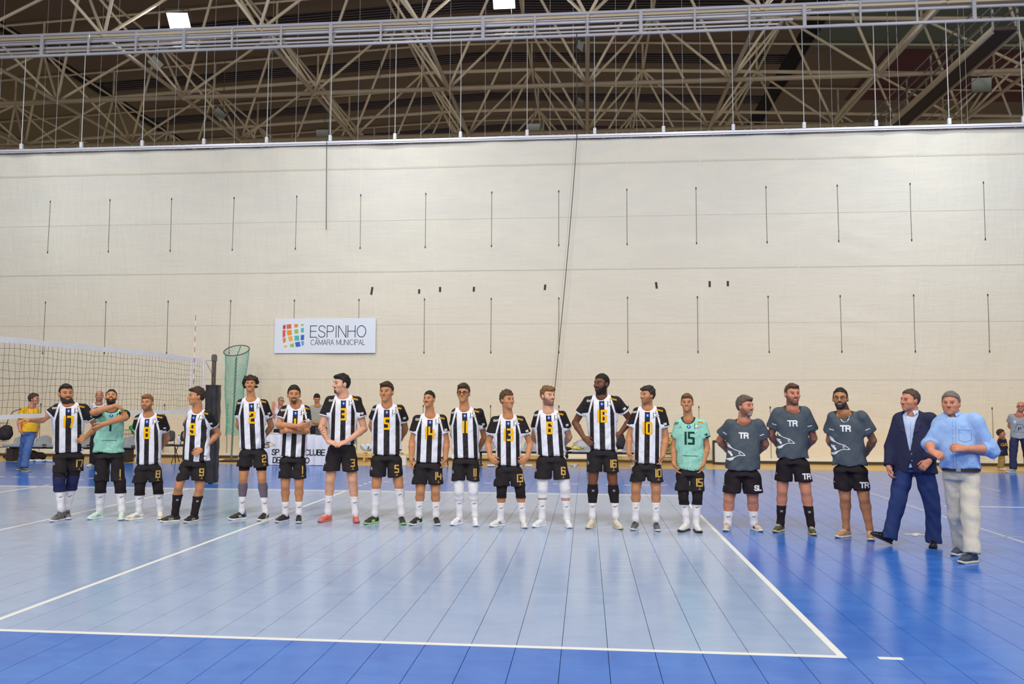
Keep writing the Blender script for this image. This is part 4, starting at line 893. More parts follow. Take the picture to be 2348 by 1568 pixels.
def person(key, o):
    D = PEOPLE[key]; ph = sum(map(ord, key))*.37
    root = empty('person', (D['pos'][0], D['pos'][1], 0), D['rot'], o['label'], 'person', o.get('group'))
    hr = o.get('h', 1.)                       # mesh step factor (coarser far away)
    H = D['head'][1]; hx, ht, hc = D['head'][:3]
    sa, sb, za, zb = D['sh']; nx, nz = D['neck']; by = math.radians(D['by']); cb, sbn = math.cos(by), math.sin(by)
    cloth = o['wear']; bulk = o.get('bulk', 1.); kid = o.get('kid', False)
    zs = (za+zb)/2; SW = max((sb-sa)/2/max(cb, .75), .12)
    x0, x1, zh = D['hem']; hw = (x1-x0)/2; xh = (x0+x1)/2
    g0, g1, zg = D['sho']
    Rt = vec(cb, sbn, 0); Ft = vec(sbn, -cb, 0)
    shA = vec(nx, 0, zs)+(vec(sa-nx, 0, za-zs)) + vec(0, -SW*sbn, 0); shB = vec(sb, SW*sbn, zb)
    shA[0] += .022; shB[0] -= .022; shA[2] -= .022; shB[2] -= .022
    k_s = o.get('hk', 1.)
    hs = min(max((ht-hc)/(.238+o['hair'].get('top', 0)*.8), .92), 1.14)*k_s if not kid else .88
    Rh, Fh, Uh = face_frame(D['head'], hs, nx)
    HC = vec(hx, -.012, ht-(.119+o['hair'].get('top', .012)*.8)*hs)-Fh*.012*hs
    nb = vec(nx, .028, zs+.056)                # neck base
    skin = skin_mat('skin_'+o['skin'], SKIN[o['skin']])
    # ---- head and neck
    def hp(fn, lo, hi, op='u', k=.012):       # primitive in head coordinates
        cor = np.array([HC+(Rh*a+Fh*b+Uh*c)*hs for a in (lo[0], hi[0]) for b in (lo[1], hi[1]) for c in (lo[2], hi[2])])
        def f(x, y, z):
            dx, dy, dz = x-HC[0], y-HC[1], z-HC[2]
            return fn((dx*Rh[0]+dy*Rh[1]+dz*Rh[2])/hs, (dx*Fh[0]+dy*Fh[1]+dz*Fh[2])/hs, (dx*Uh[0]+dy*Uh[1]+dz*Uh[2])/hs)*hs
        return Prim(f, cor.min(0), cor.max(0), op, k)
    def he(c, r, op='u', k=.012): p = ell(c, r); return hp(p.fn, p.lo, p.hi, op, k)
    def hcn(a, b, ra, rb, op='u', k=.008): p = cone(a, b, ra, rb); return hp(p.fn, p.lo, p.hi, op, k)
    jw = o.get('jaw', 1.)
    head = [he((0, -.012, .030), (.074, .094, .088)), he((0, .026, -.028), (.062*jw, .062, .070), k=.03),
            he((0, .040, -.070), (.046*jw, .048, .040), k=.025), he((0, .070, -.096), (.022, .020, .018), k=.02),
            hcn((-.030, .079, .027), (.030, .079, .027), .013, .013, k=.018),
            he((-.045, .052, -.020), (.022, .026, .022), k=.02), he((.045, .052, -.020), (.022, .026, .022), k=.02),
            he((-.032, .098, .006), (.017, .016, .011), 's', .010), he((.032, .098, .006), (.017, .016, .011), 's', .010),
            hcn((0, .084, .020), (0, .108, -.022), .0085, .0125, k=.010), he((-.012, .096, -.027), (.009, .011, .008), k=.006), he((.012, .096, -.027), (.009, .011, .008), k=.006),
            hcn((-.017, .083, -.053), (.017, .083, -.053), .0075, .0075, k=.006), hcn((-.014, .082, -.064), (.014, .082, -.064), .008, .008, k=.006),
            hcn((-.02, .094, -.0585), (.02, .094, -.0585), .003, .003, 's', .003),
            he((-.077, -.008, -.006), (.011, .020, .032), k=.006), he((.077, -.008, -.006), (.011, .020, .032), k=.006)]
    nr = .060*bulk**.5*hs
    chinb = HC+(Fh*-.012-Uh*.06)*hs
    neck = chain([chinb, lerp(chinb, nb, .6), nb-vec(0, 0, .02)], [nr*.98, nr, nr*1.12], k=.02)
    chest = [cone(nb+vec(-.02, .01, -.02), nb+vec(-.075*cb, .0, -.06), .035, .028, k=.03), cone(nb+vec(.02, .01, -.02), nb+vec(.075*cb, 0, -.06), .035, .028, k=.03),
             ell(nb+vec(0, .004, -.10), (.09*cb, .052, .085), k=.04)]
    hh = .0058*hr
    hv, hq = solid(head+neck+chest, hh, clip=((-9, -9, nb[2]-.10), (9, 9, 9)))
    q = (hv-HC)/hs; q = np.stack([q@Rh, q@Fh, q@Uh], 1)
    paint = np.zeros((len(hv), 4))
    HB = lin(o['hair']['c'])
    def dab(mask, c, a): paint[mask, :3] = c; paint[mask, 3] = np.maximum(paint[mask, 3], a)
    ax_ = np.abs(q[:, 0])
    brow = (np.abs(q[:, 2]-(.0285+.0035*np.sin(np.clip((ax_-.013)/.034, 0, 1)*3.14)-.06*np.clip(ax_-.036, 0, 1)))< .0042) & (ax_ > .013) & (ax_ < .047) & (q[:, 1] > .05)
    lips = (((q[:, 2]+.0585)/.0105)**2+(q[:, 0]/.024)**2 < 1) & (q[:, 1] > .06)
    sk = lin(SKIN[o['skin']])
    eyes = (((q[:, 2]-.007)/.010)**2+((ax_-.032)/.018)**2 < 1) & (q[:, 1] > .05)
    dab(eyes, tuple(v*.55 for v in sk), .6)
    ear = ((ax_-.077)/.015)**2+((q[:, 1]+.008)/.027)**2+((q[:, 2]+.006)/.040)**2 < 1.1
    bd = o.get('beard', 'none')
    jaw = (q[:, 2] < -.030-.35*np.maximum(.055-q[:, 1], 0)*-1-.0) & (q[:, 1] > -.012) & (q[:, 2] > -.125) & (q[:, 2] < -.012-.55*(q[:, 1]-.0))
    side_ = (q[:, 1] > -.005) & (q[:, 1] < .028) & (q[:, 2] < .012) & (ax_ > .045) & (q[:, 2] > -.11)
    mous = (np.abs(q[:, 2]+.044) < .0062) & (ax_ < .027) & (q[:, 1] > .06)
    mside = (np.abs(ax_-.028) < .006) & (q[:, 2] < -.04) & (q[:, 2] > -.09) & (q[:, 1] > .05)
    chin_ = (q[:, 2] < -.070) & (ax_ < .026) & (q[:, 1] > .045)
    BC = lin(o.get('bc', o['hair']['c']))
    if bd in ('full', 'short', 'stubble'):
        a = {'full': .95, 'short': .72, 'stubble': .38}[bd]
        dab((jaw | side_ | mous | mside) & (q[:, 2] > -.13) & ~ear, BC, a)
    if bd in ('goatee', 'mouchin'): dab(mous | chin_ | (mside & (bd == 'goatee')), BC, .9)
    if bd == 'moustache': dab(mous, BC, .9)
    if o.get('chinw'): dab(chin_ | (jaw & (ax_ < .035) & (q[:, 2] < -.075)), lin((150, 145, 140)), .8)
    dab(brow, BC if not o.get('fairbrow') else HB, .85)
    if o.get('smile'): dab((((q[:, 2]+.059)/.0045)**2+(q[:, 0]/.019)**2 < 1) & (q[:, 1] > .06), (.62, .58, .54), .8); lips &= ~((((q[:, 2]+.059)/.006)**2+(q[:, 0]/.022)**2) < 1)
    lc = (min(1, sk[0]*.92), sk[1]*.58, sk[2]*.60); paint[lips, :3] = lc; paint[lips, 3] = .42
    # shaved scalp or faded sides
    if o['hair'].get('fade'):
        fz = (q[:, 1] < .024) & (q[:, 2] > -.03-.3*np.maximum(-q[:, 1], 0)) & (ax_ > .04) & (ax_ < .0755)
        fz |= (q[:, 1] < -.05) & (q[:, 2] > -.055); dab(fz & ~ear, HB, .55)
    chunks = [(hv, hq)]; paints = [paint]
    # ---- arms
    long_ = cloth.get('sleeve', 'short'); amin = []
    ends = []
    for i, (sh, arm) in enumerate(zip((shA, shB), D['arm'])):
        E_, W_, T_ = [np.array(a, float) for a in arm]
        sx = -1 if i == 0 else 1
        bl = bulk if not kid else .62
        r = [.045*bl, .046*bl, .040*bl, .043*bl, .028*bl**.5 if not kid else .02]
        pts = [sh-vec(0, 0, .010), lerp(sh, E_, .5), E_, lerp(E_, W_, .28), W_]
        body = [cone(lerp(nb, sh, .15)+vec(0, 0, -.03), sh-vec(0, 0, .012), .026*bl, .030*bl, k=.02)]+chain(pts, r, k=.02, join=.012)
        ho = o.get('hands', [{}, {}])[i]
        nrm = ho.get('n', (-sx*.9, -.15, 0)); sd = ho.get('s', (0, -1, 0))
        behind = W_[1] > .15
        if behind: nrm = (0, 1, 0)
        body += build_hand(W_, T_, nrm, sd, ho.get('curl', 22), (1.0 if not kid else .6)*o.get('hsz', 1.0), ho.get('spread', 1.))
        st = {'short': .35, 'long': 2.0, 'rolled': 1.02, 'tee': .35}[long_]
        av, aq = solid(body, (.0062 if not behind else .0100)*hr)
        if len(av):
            pa = np.zeros((len(av), 4))
            if o.get('tattoo') and i == 0:
                t_ = noise3(av[:, 0], av[:, 1], av[:, 2], 75, 1.)+noise3(av[:, 0], av[:, 1], av[:, 2], 160, 2.)*.7
                m_ = (t_ > .12) & (np.linalg.norm(av-lerp(E_, W_, .5), axis=1) < .14); pa[m_] = (*lin((60, 52, 48)), .62)
            chunks.append((av, aq)); paints.append(pa)
        ends.append((sh, E_, W_))
    # ---- legs
    ank = [np.array(a, float) for a in D['an']]; kn = [np.array(a, float) for a in D['kn']]; toe = [np.array(a, float) for a in D['toe']]
    hipz = .515*H if not kid else .44*H; xp = (g0+g1)/2*.5+xh*.5
    lb = bulk if not kid else .6
    legs = []
    for i in (0, 1):
        sx = -1 if i == 0 else 1
        hip = vec(xp+sx*.088*lb*cb, sx*.088*lb*sbn, hipz)
        k0 = kn[i]; a0 = ank[i].copy()
        up = unit(hip-k0)
        calf = lerp(k0, a0, .3)+vec(0, .018, 0); lowc = lerp(k0, a0, .68)+vec(0, .006, 0)
        legs.append(dict(hip=hip, k=k0, a=a0, pts=[hip, lerp(hip, k0, .45), k0+up*.05, k0-up*.02+vec(0, -.004, 0), calf, lowc, a0, a0+unit(a0-lowc)*.03],
                    rs=[.088*lb, .078*lb, .060*lb, .0535*lb, .0565*lb, .041*lb, .036*lb, .034*lb]))
    pants = cloth.get('pants', 'shorts')
    if pants == 'shorts':
        for i, l in enumerate(legs):
            pr = chain(l['pts'], l['rs'], k=.02, join=.018); pr.append(ell(l['k']+vec(0, -.036*lb, .01), (.03, .022, .032), k=.02))
            z0 = l['a'][2]+.05
            sock_top = cloth['sock'][1] if cloth.get('sock') else 0
            lv, lq = solid(pr, .0095*hr, clip=((-9, -9, l['a'][2]-.02), (9, 9, zg+.010)))
            chunks.append((lv, lq)); pa = np.zeros((len(lv), 4))
            hair_ = noise3(lv[:, 0], lv[:, 1], lv[:, 2], 90, ph) > .1
            pa[hair_ & (lv[:, 2] < l['k'][2]-.03)] = (*tuple(v*.45 for v in sk), .13)
            kk = np.linalg.norm(lv-(l['k']+vec(0, -.05, -.035)), axis=1) < .022; pa[kk] = (*tuple(v*.6 for v in sk), .16)
            paints.append(pa)
    core = chain([nb-vec(0, 0, .05), vec(xh, .0, zh), vec(xp, .01, hipz+.02)], [.045*lb, .05*lb, .045*lb], join=.01)
    for l in legs:
        core += chain([vec(xp, .01, hipz+.02), lerp(l['hip'], vec(xp, 0, hipz), .35)+vec(0, 0, -.05), lerp(l['hip'], l['k'], .75)], [.03*lb, .035*lb, .04*lb], join=.01)
        if pants != 'shorts': core.append(cone(lerp(l['hip'], l['k'], .75), l['a'], .04*lb, .03*lb, k=.01))
    cv_, cq_ = solid(core, .022); chunks.append((cv_, cq_)); paints.append(np.zeros((len(cv_), 4)))
    V, Q = join(chunks)
    me = newmesh('body', V, Q, True, {'paint': np.concatenate(paints)})
    body_o = link('body', me, skin, root)
    # ---- eyes
    for sx in (-1, 1):
        c = HC+(Rh*.0315*sx+Fh*.0700+Uh*.0060)*hs; V = []; Qs = []; mi = []
        look = unit(Fh+Rh*math.tan(math.radians(o.get('gaze', 0)))*.6)
        a1 = unit(np.cross(look, Uh)); a2 = np.cross(a1, look); n = 12
        for j, th in enumerate((0, 13, 28, 29, 60, 100)):
            t_ = math.radians(th)
            for k in range(n):
                V.append(c+(look*math.cos(t_)+(a1*math.cos(2*PI*k/n)+a2*math.sin(2*PI*k/n))*math.sin(t_))*.0122*hs)
        for j in range(5):
            for k in range(n): Qs.append((j*n+k, j*n+(k+1) % n, (j+1)*n+(k+1) % n, (j+1)*n+k)); mi.append(0 if j < 3 else 1)
        me = newmesh('eye', V, Qs, True); me.polygons.foreach_set('material_index', np.array(mi, np.int32)[:len(me.polygons)])
        link('eye', me, [mat('iris_dark', (38, 26, 20), rough=.2), mat('eye_white', (168, 156, 148), rough=.4)], root)
    # ---- hair
    hs_ = o['hair']
    if hs_.get('style') != 'bald':
        ts, tt, tb = hs_.get('side', .006), hs_.get('top', .014), hs_.get('back', .01)
        rec = hs_.get('rec', 0)
        def zl(y, x):
            y = np.clip(y, -.12, .12)
            zf = np.interp(y.ravel(), [-.12, -.085, -.03, -.012, .012, .022, .045, .065, .085, .12], [hs_.get('nape', -.065), hs_.get('nape', -.062), -.035, .012, .0, .045, .058+rec, .066+rec, .070+rec*.6, .072]).reshape(y.shape)
            return zf+.15*np.maximum(np.abs(x)-.045, 0)*(y > .04)
        amp, fr = hs_.get('amp', .0022), hs_.get('freq', 120)
        def hf(x, y, z):
            t = np.clip((z-.02)/.06, 0, 1)
            d = np.sqrt((x/(.0765+ts))**2+((y+.014)/(.095+tb))**2+((z-.030)/(.089+tt))**2)-1
            d = d*.08
            if hs_.get('quiff'):
                c = hs_['quiff']; d2 = np.sqrt(((x-c[0])/.055)**2+((y-.045)/.052)**2+((z-.088)/(.022+c[1]))**2)-1; d = smin(d, d2*.03, .015)
            n = (np.sin(x*fr+np.sin(z*fr*.8)*1.2)*np.sin(y*fr*.9+np.sin(x*fr*.6))+np.sin(z*fr*1.1+y*fr*.4+1)*.7)*amp*(.35+.65*t)
            return np.maximum(d+n, zl(y+0*z, x+0*z)-z+n*1.5)
        pr = [hp(hf, (-.125, -.135, -.11), (.125, .13, .15), k=.001)]
        if hs_.get('curls'):
            rr = random.Random(3)
            for _ in range(90):
                th = rr.uniform(0, 2*PI); zz = rr.uniform(-.05, .11); yy = math.sin(th)
                if yy > .35 and zz < .06: continue
                rx = .092*math.sqrt(max(.05, 1-((zz-.02)/.13)**2)); c = (math.cos(th)*rx*1.2, math.sin(th)*rx*1.15-.014, zz*1.05)
                pr.append(he(c, (.019, .019, .019), k=.004))
            pr = pr[1:]+[]; pr.insert(0, hp(hf, (-.125, -.135, -.11), (.125, .13, .15), k=.001))
        vv, qq = solid(pr, .0062*hr)
        if len(vv): link('hair', newmesh('hair', vv, qq, True), hair_mat(hs_['c']), root)
    # ---- glasses
    if o.get('glasses'):
        mb = MB(); th, wd, hg = o['glasses']
        P3 = lambda x, y, z: tuple(HC+(Rh*x+Fh*y+Uh*z)*hs)
        for sx in (-1, 1):
            mb.tube([P3(sx*.034+wd*math.cos(a), .097-.35*abs(math.cos(a)*wd+sx*.034-0)**1.0*.25, .008+hg*math.sin(a)) for a in [2*PI*i/16 for i in range(16)]], th, 6, closed=True)
            mb.tube([P3(sx*(.034+wd), .088, .012), P3(sx*.077, .06, .012), P3(sx*.081, 0, .008)], th, 6)
        mb.tube([P3(-.034+wd, .096, .010), P3(0, .1, .013), P3(.034-wd, .096, .010)], th, 6)
        mb.build('glasses', mat('glasses_black', (22, 20, 22), rough=.3), root, True)
    # ---- upper garment
    bel = o.get('belly', 0.)
    ap = hw; a_h = math.sqrt(max(ap*ap-(.11*sbn)**2, .01))/max(cb, .6)
    ch = (SW*.90+.028)*(1 if not kid else .9)
    dep = (.112 if not kid else .075)*bulk**.6
    vv_ = np.array([-.4, 0, .3, .5, .72, .88, 1.0, 1.07, 1.14]); av_ = np.array([a_h*.98, a_h, a_h*.96, (a_h+ch)/2*.98, ch*1.02, ch*.98, ch*.78, ch*.52, ch*.3])
    bv_ = np.array([dep*1.02, dep*1.05+bel*.5, dep+bel, dep*1.0+bel*.7, dep*1.06, dep*.98, dep*.80, dep*.62, dep*.45])
    HT = zs-zh
    def torso_fn(off=0.):
        def fn(x, y, z):
            v = (z-zh)/HT; vz = np.clip(v, -.4, 1.14)
            a = np.interp(vz.ravel(), vv_, av_).reshape(vz.shape)+off; b = np.interp(vz.ravel(), vv_, bv_).reshape(vz.shape)+off
            xc = xh+(nx-xh)*np.clip(v, 0, 1)
            yc = .0+.02*np.clip(v, 0, 1)+.03*np.clip(v-.8, 0, 1)
            dx = x-xc; dy = y-yc
            u = dx*cb+dy*sbn; w = dx*sbn-dy*cb
            bb = b
            d = ((np.abs(u)/a)**2.35+(np.abs(w)/bb)**2.35)**(1/2.35)-1
            ztop = zh+HT*1.14
            return np.maximum(d*np.minimum(a, bb), (z-ztop))
        return fn
    mx = max(a_h, ch)+.06
    wr = cloth.get('wr', 1.)
    hemf = cloth.get('hemwave', .006)
    def make_top(off, zcut, sleeves, name, m, step, k=.045, sl_r=(.080, .086), upto=.60, extra=None, nhole=.064, dispk=1., ndeep=0.):
        T = Prim(torso_fn(off), (min(xh, nx)-mx, -.28, zcut-.05), (max(xh, nx)+mx, .28, zh+HT*1.2))
        T.k = .001
        pr = [T]
        slp = []
        for i, (sh, E_, W_) in enumerate(ends):
            bl = bulk**.6 if not kid else .6
            inn = lerp(nb, sh, .30); inn[2] -= .018
            pr.append(cone(inn, sh, .034*bl+off, (.050*bl+off), k=.045))
            if sleeves == 'short':
                en = lerp(sh, E_, upto); dr = unit(E_-sh)
                c = cone(sh, en+dr*.03, sl_r[0]*bl*.82, sl_r[1]*bl); f0 = c.fn
                def fs(x, y, z, f0=f0, en=en, dr=dr): return np.maximum(f0(x, y, z), (x-en[0])*dr[0]+(y-en[1])*dr[1]+(z-en[2])*dr[2])
                p = Prim(fs, c.lo, c.hi, 'u', .022); pr.append(p); slp.append((f0, en, dr, sh))
            elif sleeves in ('long', 'rolled'):
                fw = .93 if sleeves == 'long' else .33
                en = lerp(E_, W_, fw); dr = unit(W_-E_)
                c1 = cone(sh, E_, .062*bl+off, .060*bl+off); c2 = cone(E_, en+dr*.02, .060*bl+off, (.043 if sleeves == 'long' else .058)*bl+off)
                def fs(x, y, z, c2=c2, en=en, dr=dr): return np.maximum(c2.fn(x, y, z), (x-en[0])*dr[0]+(y-en[1])*dr[1]+(z-en[2])*dr[2])
                pr.append(Prim(c1.fn, c1.lo, c1.hi, 'u', k)); pr.append(Prim(fs, c2.lo, c2.hi, 'u', .012)); slp.append((c1.fn, en, dr, sh))
        if extra: pr += extra
        nk0 = nb+vec(0, -.034-ndeep*.5, -.018-ndeep); nk1 = lerp(nb, chinb, .9)+vec(0, -.02, .06); nkc = cone(nk0, nk1, nhole, nhole*1.10, 's', .008)
        if nhole: pr.append(nkc)
        def disp(x, y, z):
            v = (z-zh)/HT
            n = noise3(x, y, z, 17, ph)*.0045+np.sin(z*44+x*30*np.sin(ph)+3*np.sin(x*9+ph)+ph)*.0040*np.clip(1.1-v*1.5, .2, 1)*np.clip(.5+np.sin(x*11+ph*2), 0, 1)
            n = n+np.sin(x*30+z*24*np.cos(ph)+2*np.sin(z*9)+ph)*.0028
            return n*wr*dispk
        hemz = lambda x, y, z: zcut+hemf*np.sin(x*19+ph)-z+0*y
        pr.append(Prim(hemz, (-9, -9, -9), (9, 9, 9), 'i'))
        v_, q_ = solid(pr, step*hr, disp)
        x, y, z = v_.T
        vv = (z-zh)/HT; xc = xh+(nx-xh)*np.clip(vv, 0, 1)
        scl = .235/max(a_h, .14)
        ju = ((x-xc)*cb+(y)*sbn)*np.interp(vv, [0, 1], [scl, scl*1.02])
        dt = T.fn(x, y, z); jm = np.zeros(len(v_)); js = np.ones(len(v_))
        jr = np.zeros(len(v_)); rl = np.interp(z, [zs-.17, zs-.05, zs+.05], [.225, .185, .150])
        jm = np.where(z > zs-.19, np.clip(.5+(np.abs(ju)-rl)*7, 0, .9), 0)
        jr = jm
        for (f0, en, dr, sh) in slp:
            sidem = np.sign(x-xc) == np.sign(sh[0]-xc)
            js = np.where(sidem, -((x-en[0])*dr[0]+(y-en[1])*dr[1]+(z-en[2])*dr[2]), js)
        me = newmesh(name, v_, q_, True, dict(ju=ju, jv=vv, jm=np.maximum(np.clip(.5+(dt-.030)*14, 0, 1)*(np.abs(ju) > .12), 0), jr=jr, js=js, jz=z-zcut, jc=nkc.fn(x, y, z)))
        ob = link(name, me, m, root)
        bvh = BVHTree.FromPolygons([tuple(a) for a in v_.tolist()], [tuple(a) for a in q_.tolist()])
        return ob, bvh
    up = cloth['top']
    Zc = lambda v: zh+HT*v
    ctr = lambda v: np.array([xh+(nx-xh)*v, 0, Zc(v)])
    numcol = None
    if up in ('striped', 'green', 'tee', 'polo', 'plain'):
        m = cloth['mat']
        if up in ('striped', 'green'): nm = 'jersey'
        else: nm = 'shirt'
        top, bvh = make_top(0, zh, 'short' if cloth.get('sleeve', 'short') == 'short' else 'long', nm, m, .0138, nhole=(.072 if up != 'tee' else .084)*bulk**.4 if not kid else .045, ndeep=.012 if up == 'tee' else 0., sl_r=cloth.get('slr', (.074, .078)), upto=cloth.get('upto', .60))
        fc = lambda nm_, qs, v, ux, mm, off=.003: decal(nm_, qs, bvh, ctr(v)+Rt*ux, Rt, vec(0, 0, 1), Ft, mm, top, off)
        if cloth.get('num'):
            num = cloth['num']; hgt = .138; st, tw = text_strokes(num, hgt, .26, .68)
            numcol = cloth['numm']
            fc('number', stroke_quads(st, .026, .02), .665, .002, numcol)
            circ = [(.024*math.cos(a), .024*math.sin(a)) for a in [2*PI*i/16 for i in range(16)]]
            fc('badge', fill_quads(circ, .008), .90, .002, PM['badge_blue'])
            tri = [(-.011, .012), (.011, .012), (.003, -.001), (.004, -.013), (-.004, -.013), (-.003, -.001)]
            fc('badge_mark', fill_quads(tri, .004), .90, .002, PM['print_white'], .005)
            pen = [(-.028, .030), (-.012, .022), (.012, .014), (.046, .004), (.03, -.004), (.012, -.014), (-.012, -.020), (-.028, -.012)]
            fc('club_emblem', stroke_quads([pen+[pen[0]], [(-.036, .04), (-.036, -.035)]], .005, .012), .90, .112, PM['print_black'], .003)
            fc('club_emblem', fill_quads(pen, .006), .90, .112, PM['print_white'], .0045)
            fc('club_emblem', stroke_quads([[(-.006, .004), (.02, .002)], [(-.016, -.012), (.008, -.006)]], .005, .01), .90, .112, PM['print_black'], .006)
            tp = [(-.042, .004), (.042, -.014), (.042, -.032), (-.042, -.014)]
            fc('sponsor_tape', fill_quads(tp, .006), 1.02, .152, PM['tape_yellow'])
            fc('sponsor_tape', stroke_quads([[(-.025, -.009), (-.012, -.012)], [(-.004, -.013), (.008, -.016)], [(.016, -.018), (.028, -.020)]], .004, .01), 1.02, .152, PM['print_black'] if up == 'striped' else PM['print_black'], .005)
            fc('sponsor_mark', stroke_quads([arc(-.03, 0, .012, .012, 0, 300, 8), [(-.012, .006), (.004, .011)], [(.012, .012), (.026, .016)], [(-.008, -.008), (.02, .0)]], .007, .01), .965, -.150, PM['print_white'] if up == 'striped' else PM['print_black'])
            fc('sponsor_mark', fill_quads([(-.006, -.006), (.006, -.006), (.006, .006), (-.006, .006)], .006), .955, -.168, PM['tape_yellow'], .006)
            fc('maker_mark', stroke_quads([[(-.018, -.006), (.018, -.004)], [(-.002, .002), (.003, .016)]], .0035, .012), .89, -.105, PM['tape_yellow'] if up == 'striped' else PM['print_darkgreen'])
            fc('care_tag', fill_quads([(-.012, -.009), (.012, -.009), (.012, .009), (-.012, .009)], .008), .10, .215*a_h/.235*.98, PM['print_black'])
            for (sh, E_, W_), sg in ((ends[1], 1),):
                pc = lerp(sh, E_, .47); sdir = unit(E_-sh); rdir = unit(np.cross(sdir, Ft)); rdir = rdir if rdir[0] > 0 else -rdir
                decal('sleeve_mark', stroke_quads([[(-.022, .012), (-.008, .012), (-.008, -.010), (-.022, -.010), (-.022, .012)], [(0, .012), (0, -.010)], [(.006, .012), (.014, .012), (.006, 0), (.014, -.010)]], .0065, .01), bvh, pc, rdir, -sdir, unit(Ft*.8+rdir*.3), PM['print_white'] if up == 'striped' else PM['print_darkgreen'], top)
            if up == 'green':
                fc('print_line', stroke_quads([[(-.09, 0), (.09, -.004)]], .006, .02), .30, .0, PM['print_darkgreen'])
        if cloth.get('coach'):
            st, tw = text_strokes('TR', .062, .22, .95); fc('initials', stroke_quads(st, .017, .015), .74, .0, PM['print_white'])
            ol = [(-.135, .120), (-.11, .105), (-.085, .07), (-.06, .045), (-.02, .028), (.03, .015), (.065, -.01), (.09, -.035), (.055, -.036), (.02, -.034), (-.015, -.045), (-.04, -.062)]
            fc('club_pennant', stroke_quads([ol], .008, .014), .38, -.065, PM['print_white'])
            wing = [(-.135, .120), (-.11, .105), (-.085, .07), (-.062, .045), (-.085, .05), (-.115, .065), (-.135, .09)]
            fc('club_pennant', fill_quads(wing, .01), .38, -.065, PM['print_white'])
            wave = [(-.018, -.046), (-.04, -.062), (-.062, -.095), (-.10, -.108), (-.135, -.10), (-.145, -.07), (-.11, -.075), (-.07, -.062), (-.045, -.05)]
            fc('club_pennant', fill_quads(wave, .01), .38, -.065, PM['print_white'])
            fig = [(-.12, .03), (-.105, .0), (-.09, .012), (-.075, .015), (-.08, -.01), (-.065, -.02), (-.06, -.045), (-.078, -.05), (-.1, -.025), (-.125, -.0)]
            fc('club_pennant', fill_quads(fig, .01), .38, -.065, PM['print_white'])
            st, tw = text_strokes('E', .034, .1, .9); fc('initials', stroke_quads(st, .006, .012), .38, -.04, PM['print_white'])
            for (sh, E_, W_) in ends:
                pc = lerp(sh, E_, .52); sdir = unit(E_-sh); rdir = unit(np.cross(sdir, Ft)); rdir = rdir if rdir[0] > 0 else -rdir
                decal('sleeve_mark', stroke_quads([[(-.022, 0), (.022, 0)]], .011, .012), bvh, pc, rdir, -sdir, unit(Ft), PM['print_white'], top)
        if cloth.get('necklace'):
            fc('necklace', stroke_quads([[(-.055, .10), (-.05, .05), (-.03, .015), (0, 0), (.03, .015), (.05, .05), (.055, .10)]], .005, .012), .86, .0, PM['silver'], .006)
        if cloth.get('extra'): cloth['extra'](fc, top, bvh, ends)
    if up == 'suit':
        shirt, b1 = make_top(-.012, zh+.05, 'none', 'shirt', cloth['shirt'], .0105, nhole=.055, dispk=.4)
        V0 = Zc(.36)
        def vcut(x, y, z):
            xc = xh+(nx-xh)*np.clip((z-zh)/HT, 0, 1)
            u = (x-xc)*cb+y*sbn; w = (x-xc)*sbn-y*cb
            hv_ = np.clip((z-V0)/(zs-V0), -2, 1.4)
            wid = np.where(z > V0, .078*hv_, np.where(z < Zc(.20), .14*(Zc(.20)-z)/HT*1.2, -.01))
            return np.maximum(np.abs(u+.01)-wid, .02-w)
        ex = [Prim(vcut, (-1, -.4, zh-.1), (1, .05, zs+.2), 's', .004)]
        top, bvh = make_top(.008, zh, 'long', 'jacket', cloth['mat'], .0105, extra=ex, nhole=.066, dispk=1.)
        fc = lambda nm_, qs, v, ux, mm, off=.004, b_=bvh, t_=top: decal(nm_, qs, b_, ctr(v)+Rt*ux, Rt, vec(0, 0, 1), Ft, mm, t_, off)
        for sx in (-1, 1):
            lap = [(sx*.018, -.20), (sx*.052, -.02), (sx*.115, -.005), (sx*.098, .028), (sx*.125, .05), (sx*.092, .16), (sx*.075, .14), (sx*.055, .02)]
            fc('lapel', fill_quads(lap, .012), .76, -.01, cloth['lapel'], .007)
        for v in (.34, .22):
            fc('button', fill_quads([(.008*math.cos(a), .008*math.sin(a)) for a in [PI*i/4 for i in range(8)]], .005), v, .012, PM['silver'], .006)
        decal('button_placket', stroke_quads([[(0, .2), (0, -.2)]], .003, .02), b1, ctr(.6), Rt, vec(0, 0, 1), Ft, PM['shirt_seam'], shirt, .002)
        mbc = MB(); 
        shirt_collar(mbc, nb, chinb, Rt, Ft); mbc.build('collar', cloth['shirt'], root, False)
    if up == 'shirt':
        top, bvh = make_top(.012, zh, 'rolled', 'shirt', cloth['mat'], .0105, nhole=.060, dispk=1.5, k=.045)
        fc = lambda nm_, qs, v, ux, mm, off=.003: decal(nm_, qs, bvh, ctr(v)+Rt*ux, Rt, vec(0, 0, 1), Ft, mm, top, off)
        fc('button_placket', stroke_quads([[(-.014, .25), (-.014, -.26)], [(.014, .25), (.014, -.26)]], .0025, .02), .5, 0, PM['shirt_seam'])
        for v in (.12, .3, .48, .66, .82):
            fc('button', fill_quads([(.006*math.cos(a), .006*math.sin(a)) for a in [PI*i/4 for i in range(8)]], .004), v, 0, PM['print_white'], .005)
        fc('chest_pocket', stroke_quads([[(-.055, .06), (.055, .05), (.055, -.05), (0, -.07), (-.055, -.05), (-.055, .06)]], .003, .02), .68, .105, PM['shirt_seam'])
        mbc = MB(); shirt_collar(mbc, nb, chinb, Rt, Ft); mbc.build('collar', cloth['mat'], root, False)
    # ---- lower garment
    gW = g1-g0; lw = gW/4
    zc0 = hipz-.085 if not kid else hipz-.05
    if pants == 'shorts': zc0 = min(zc0, zh-.075)
    wz = zh+.03
    pel = []
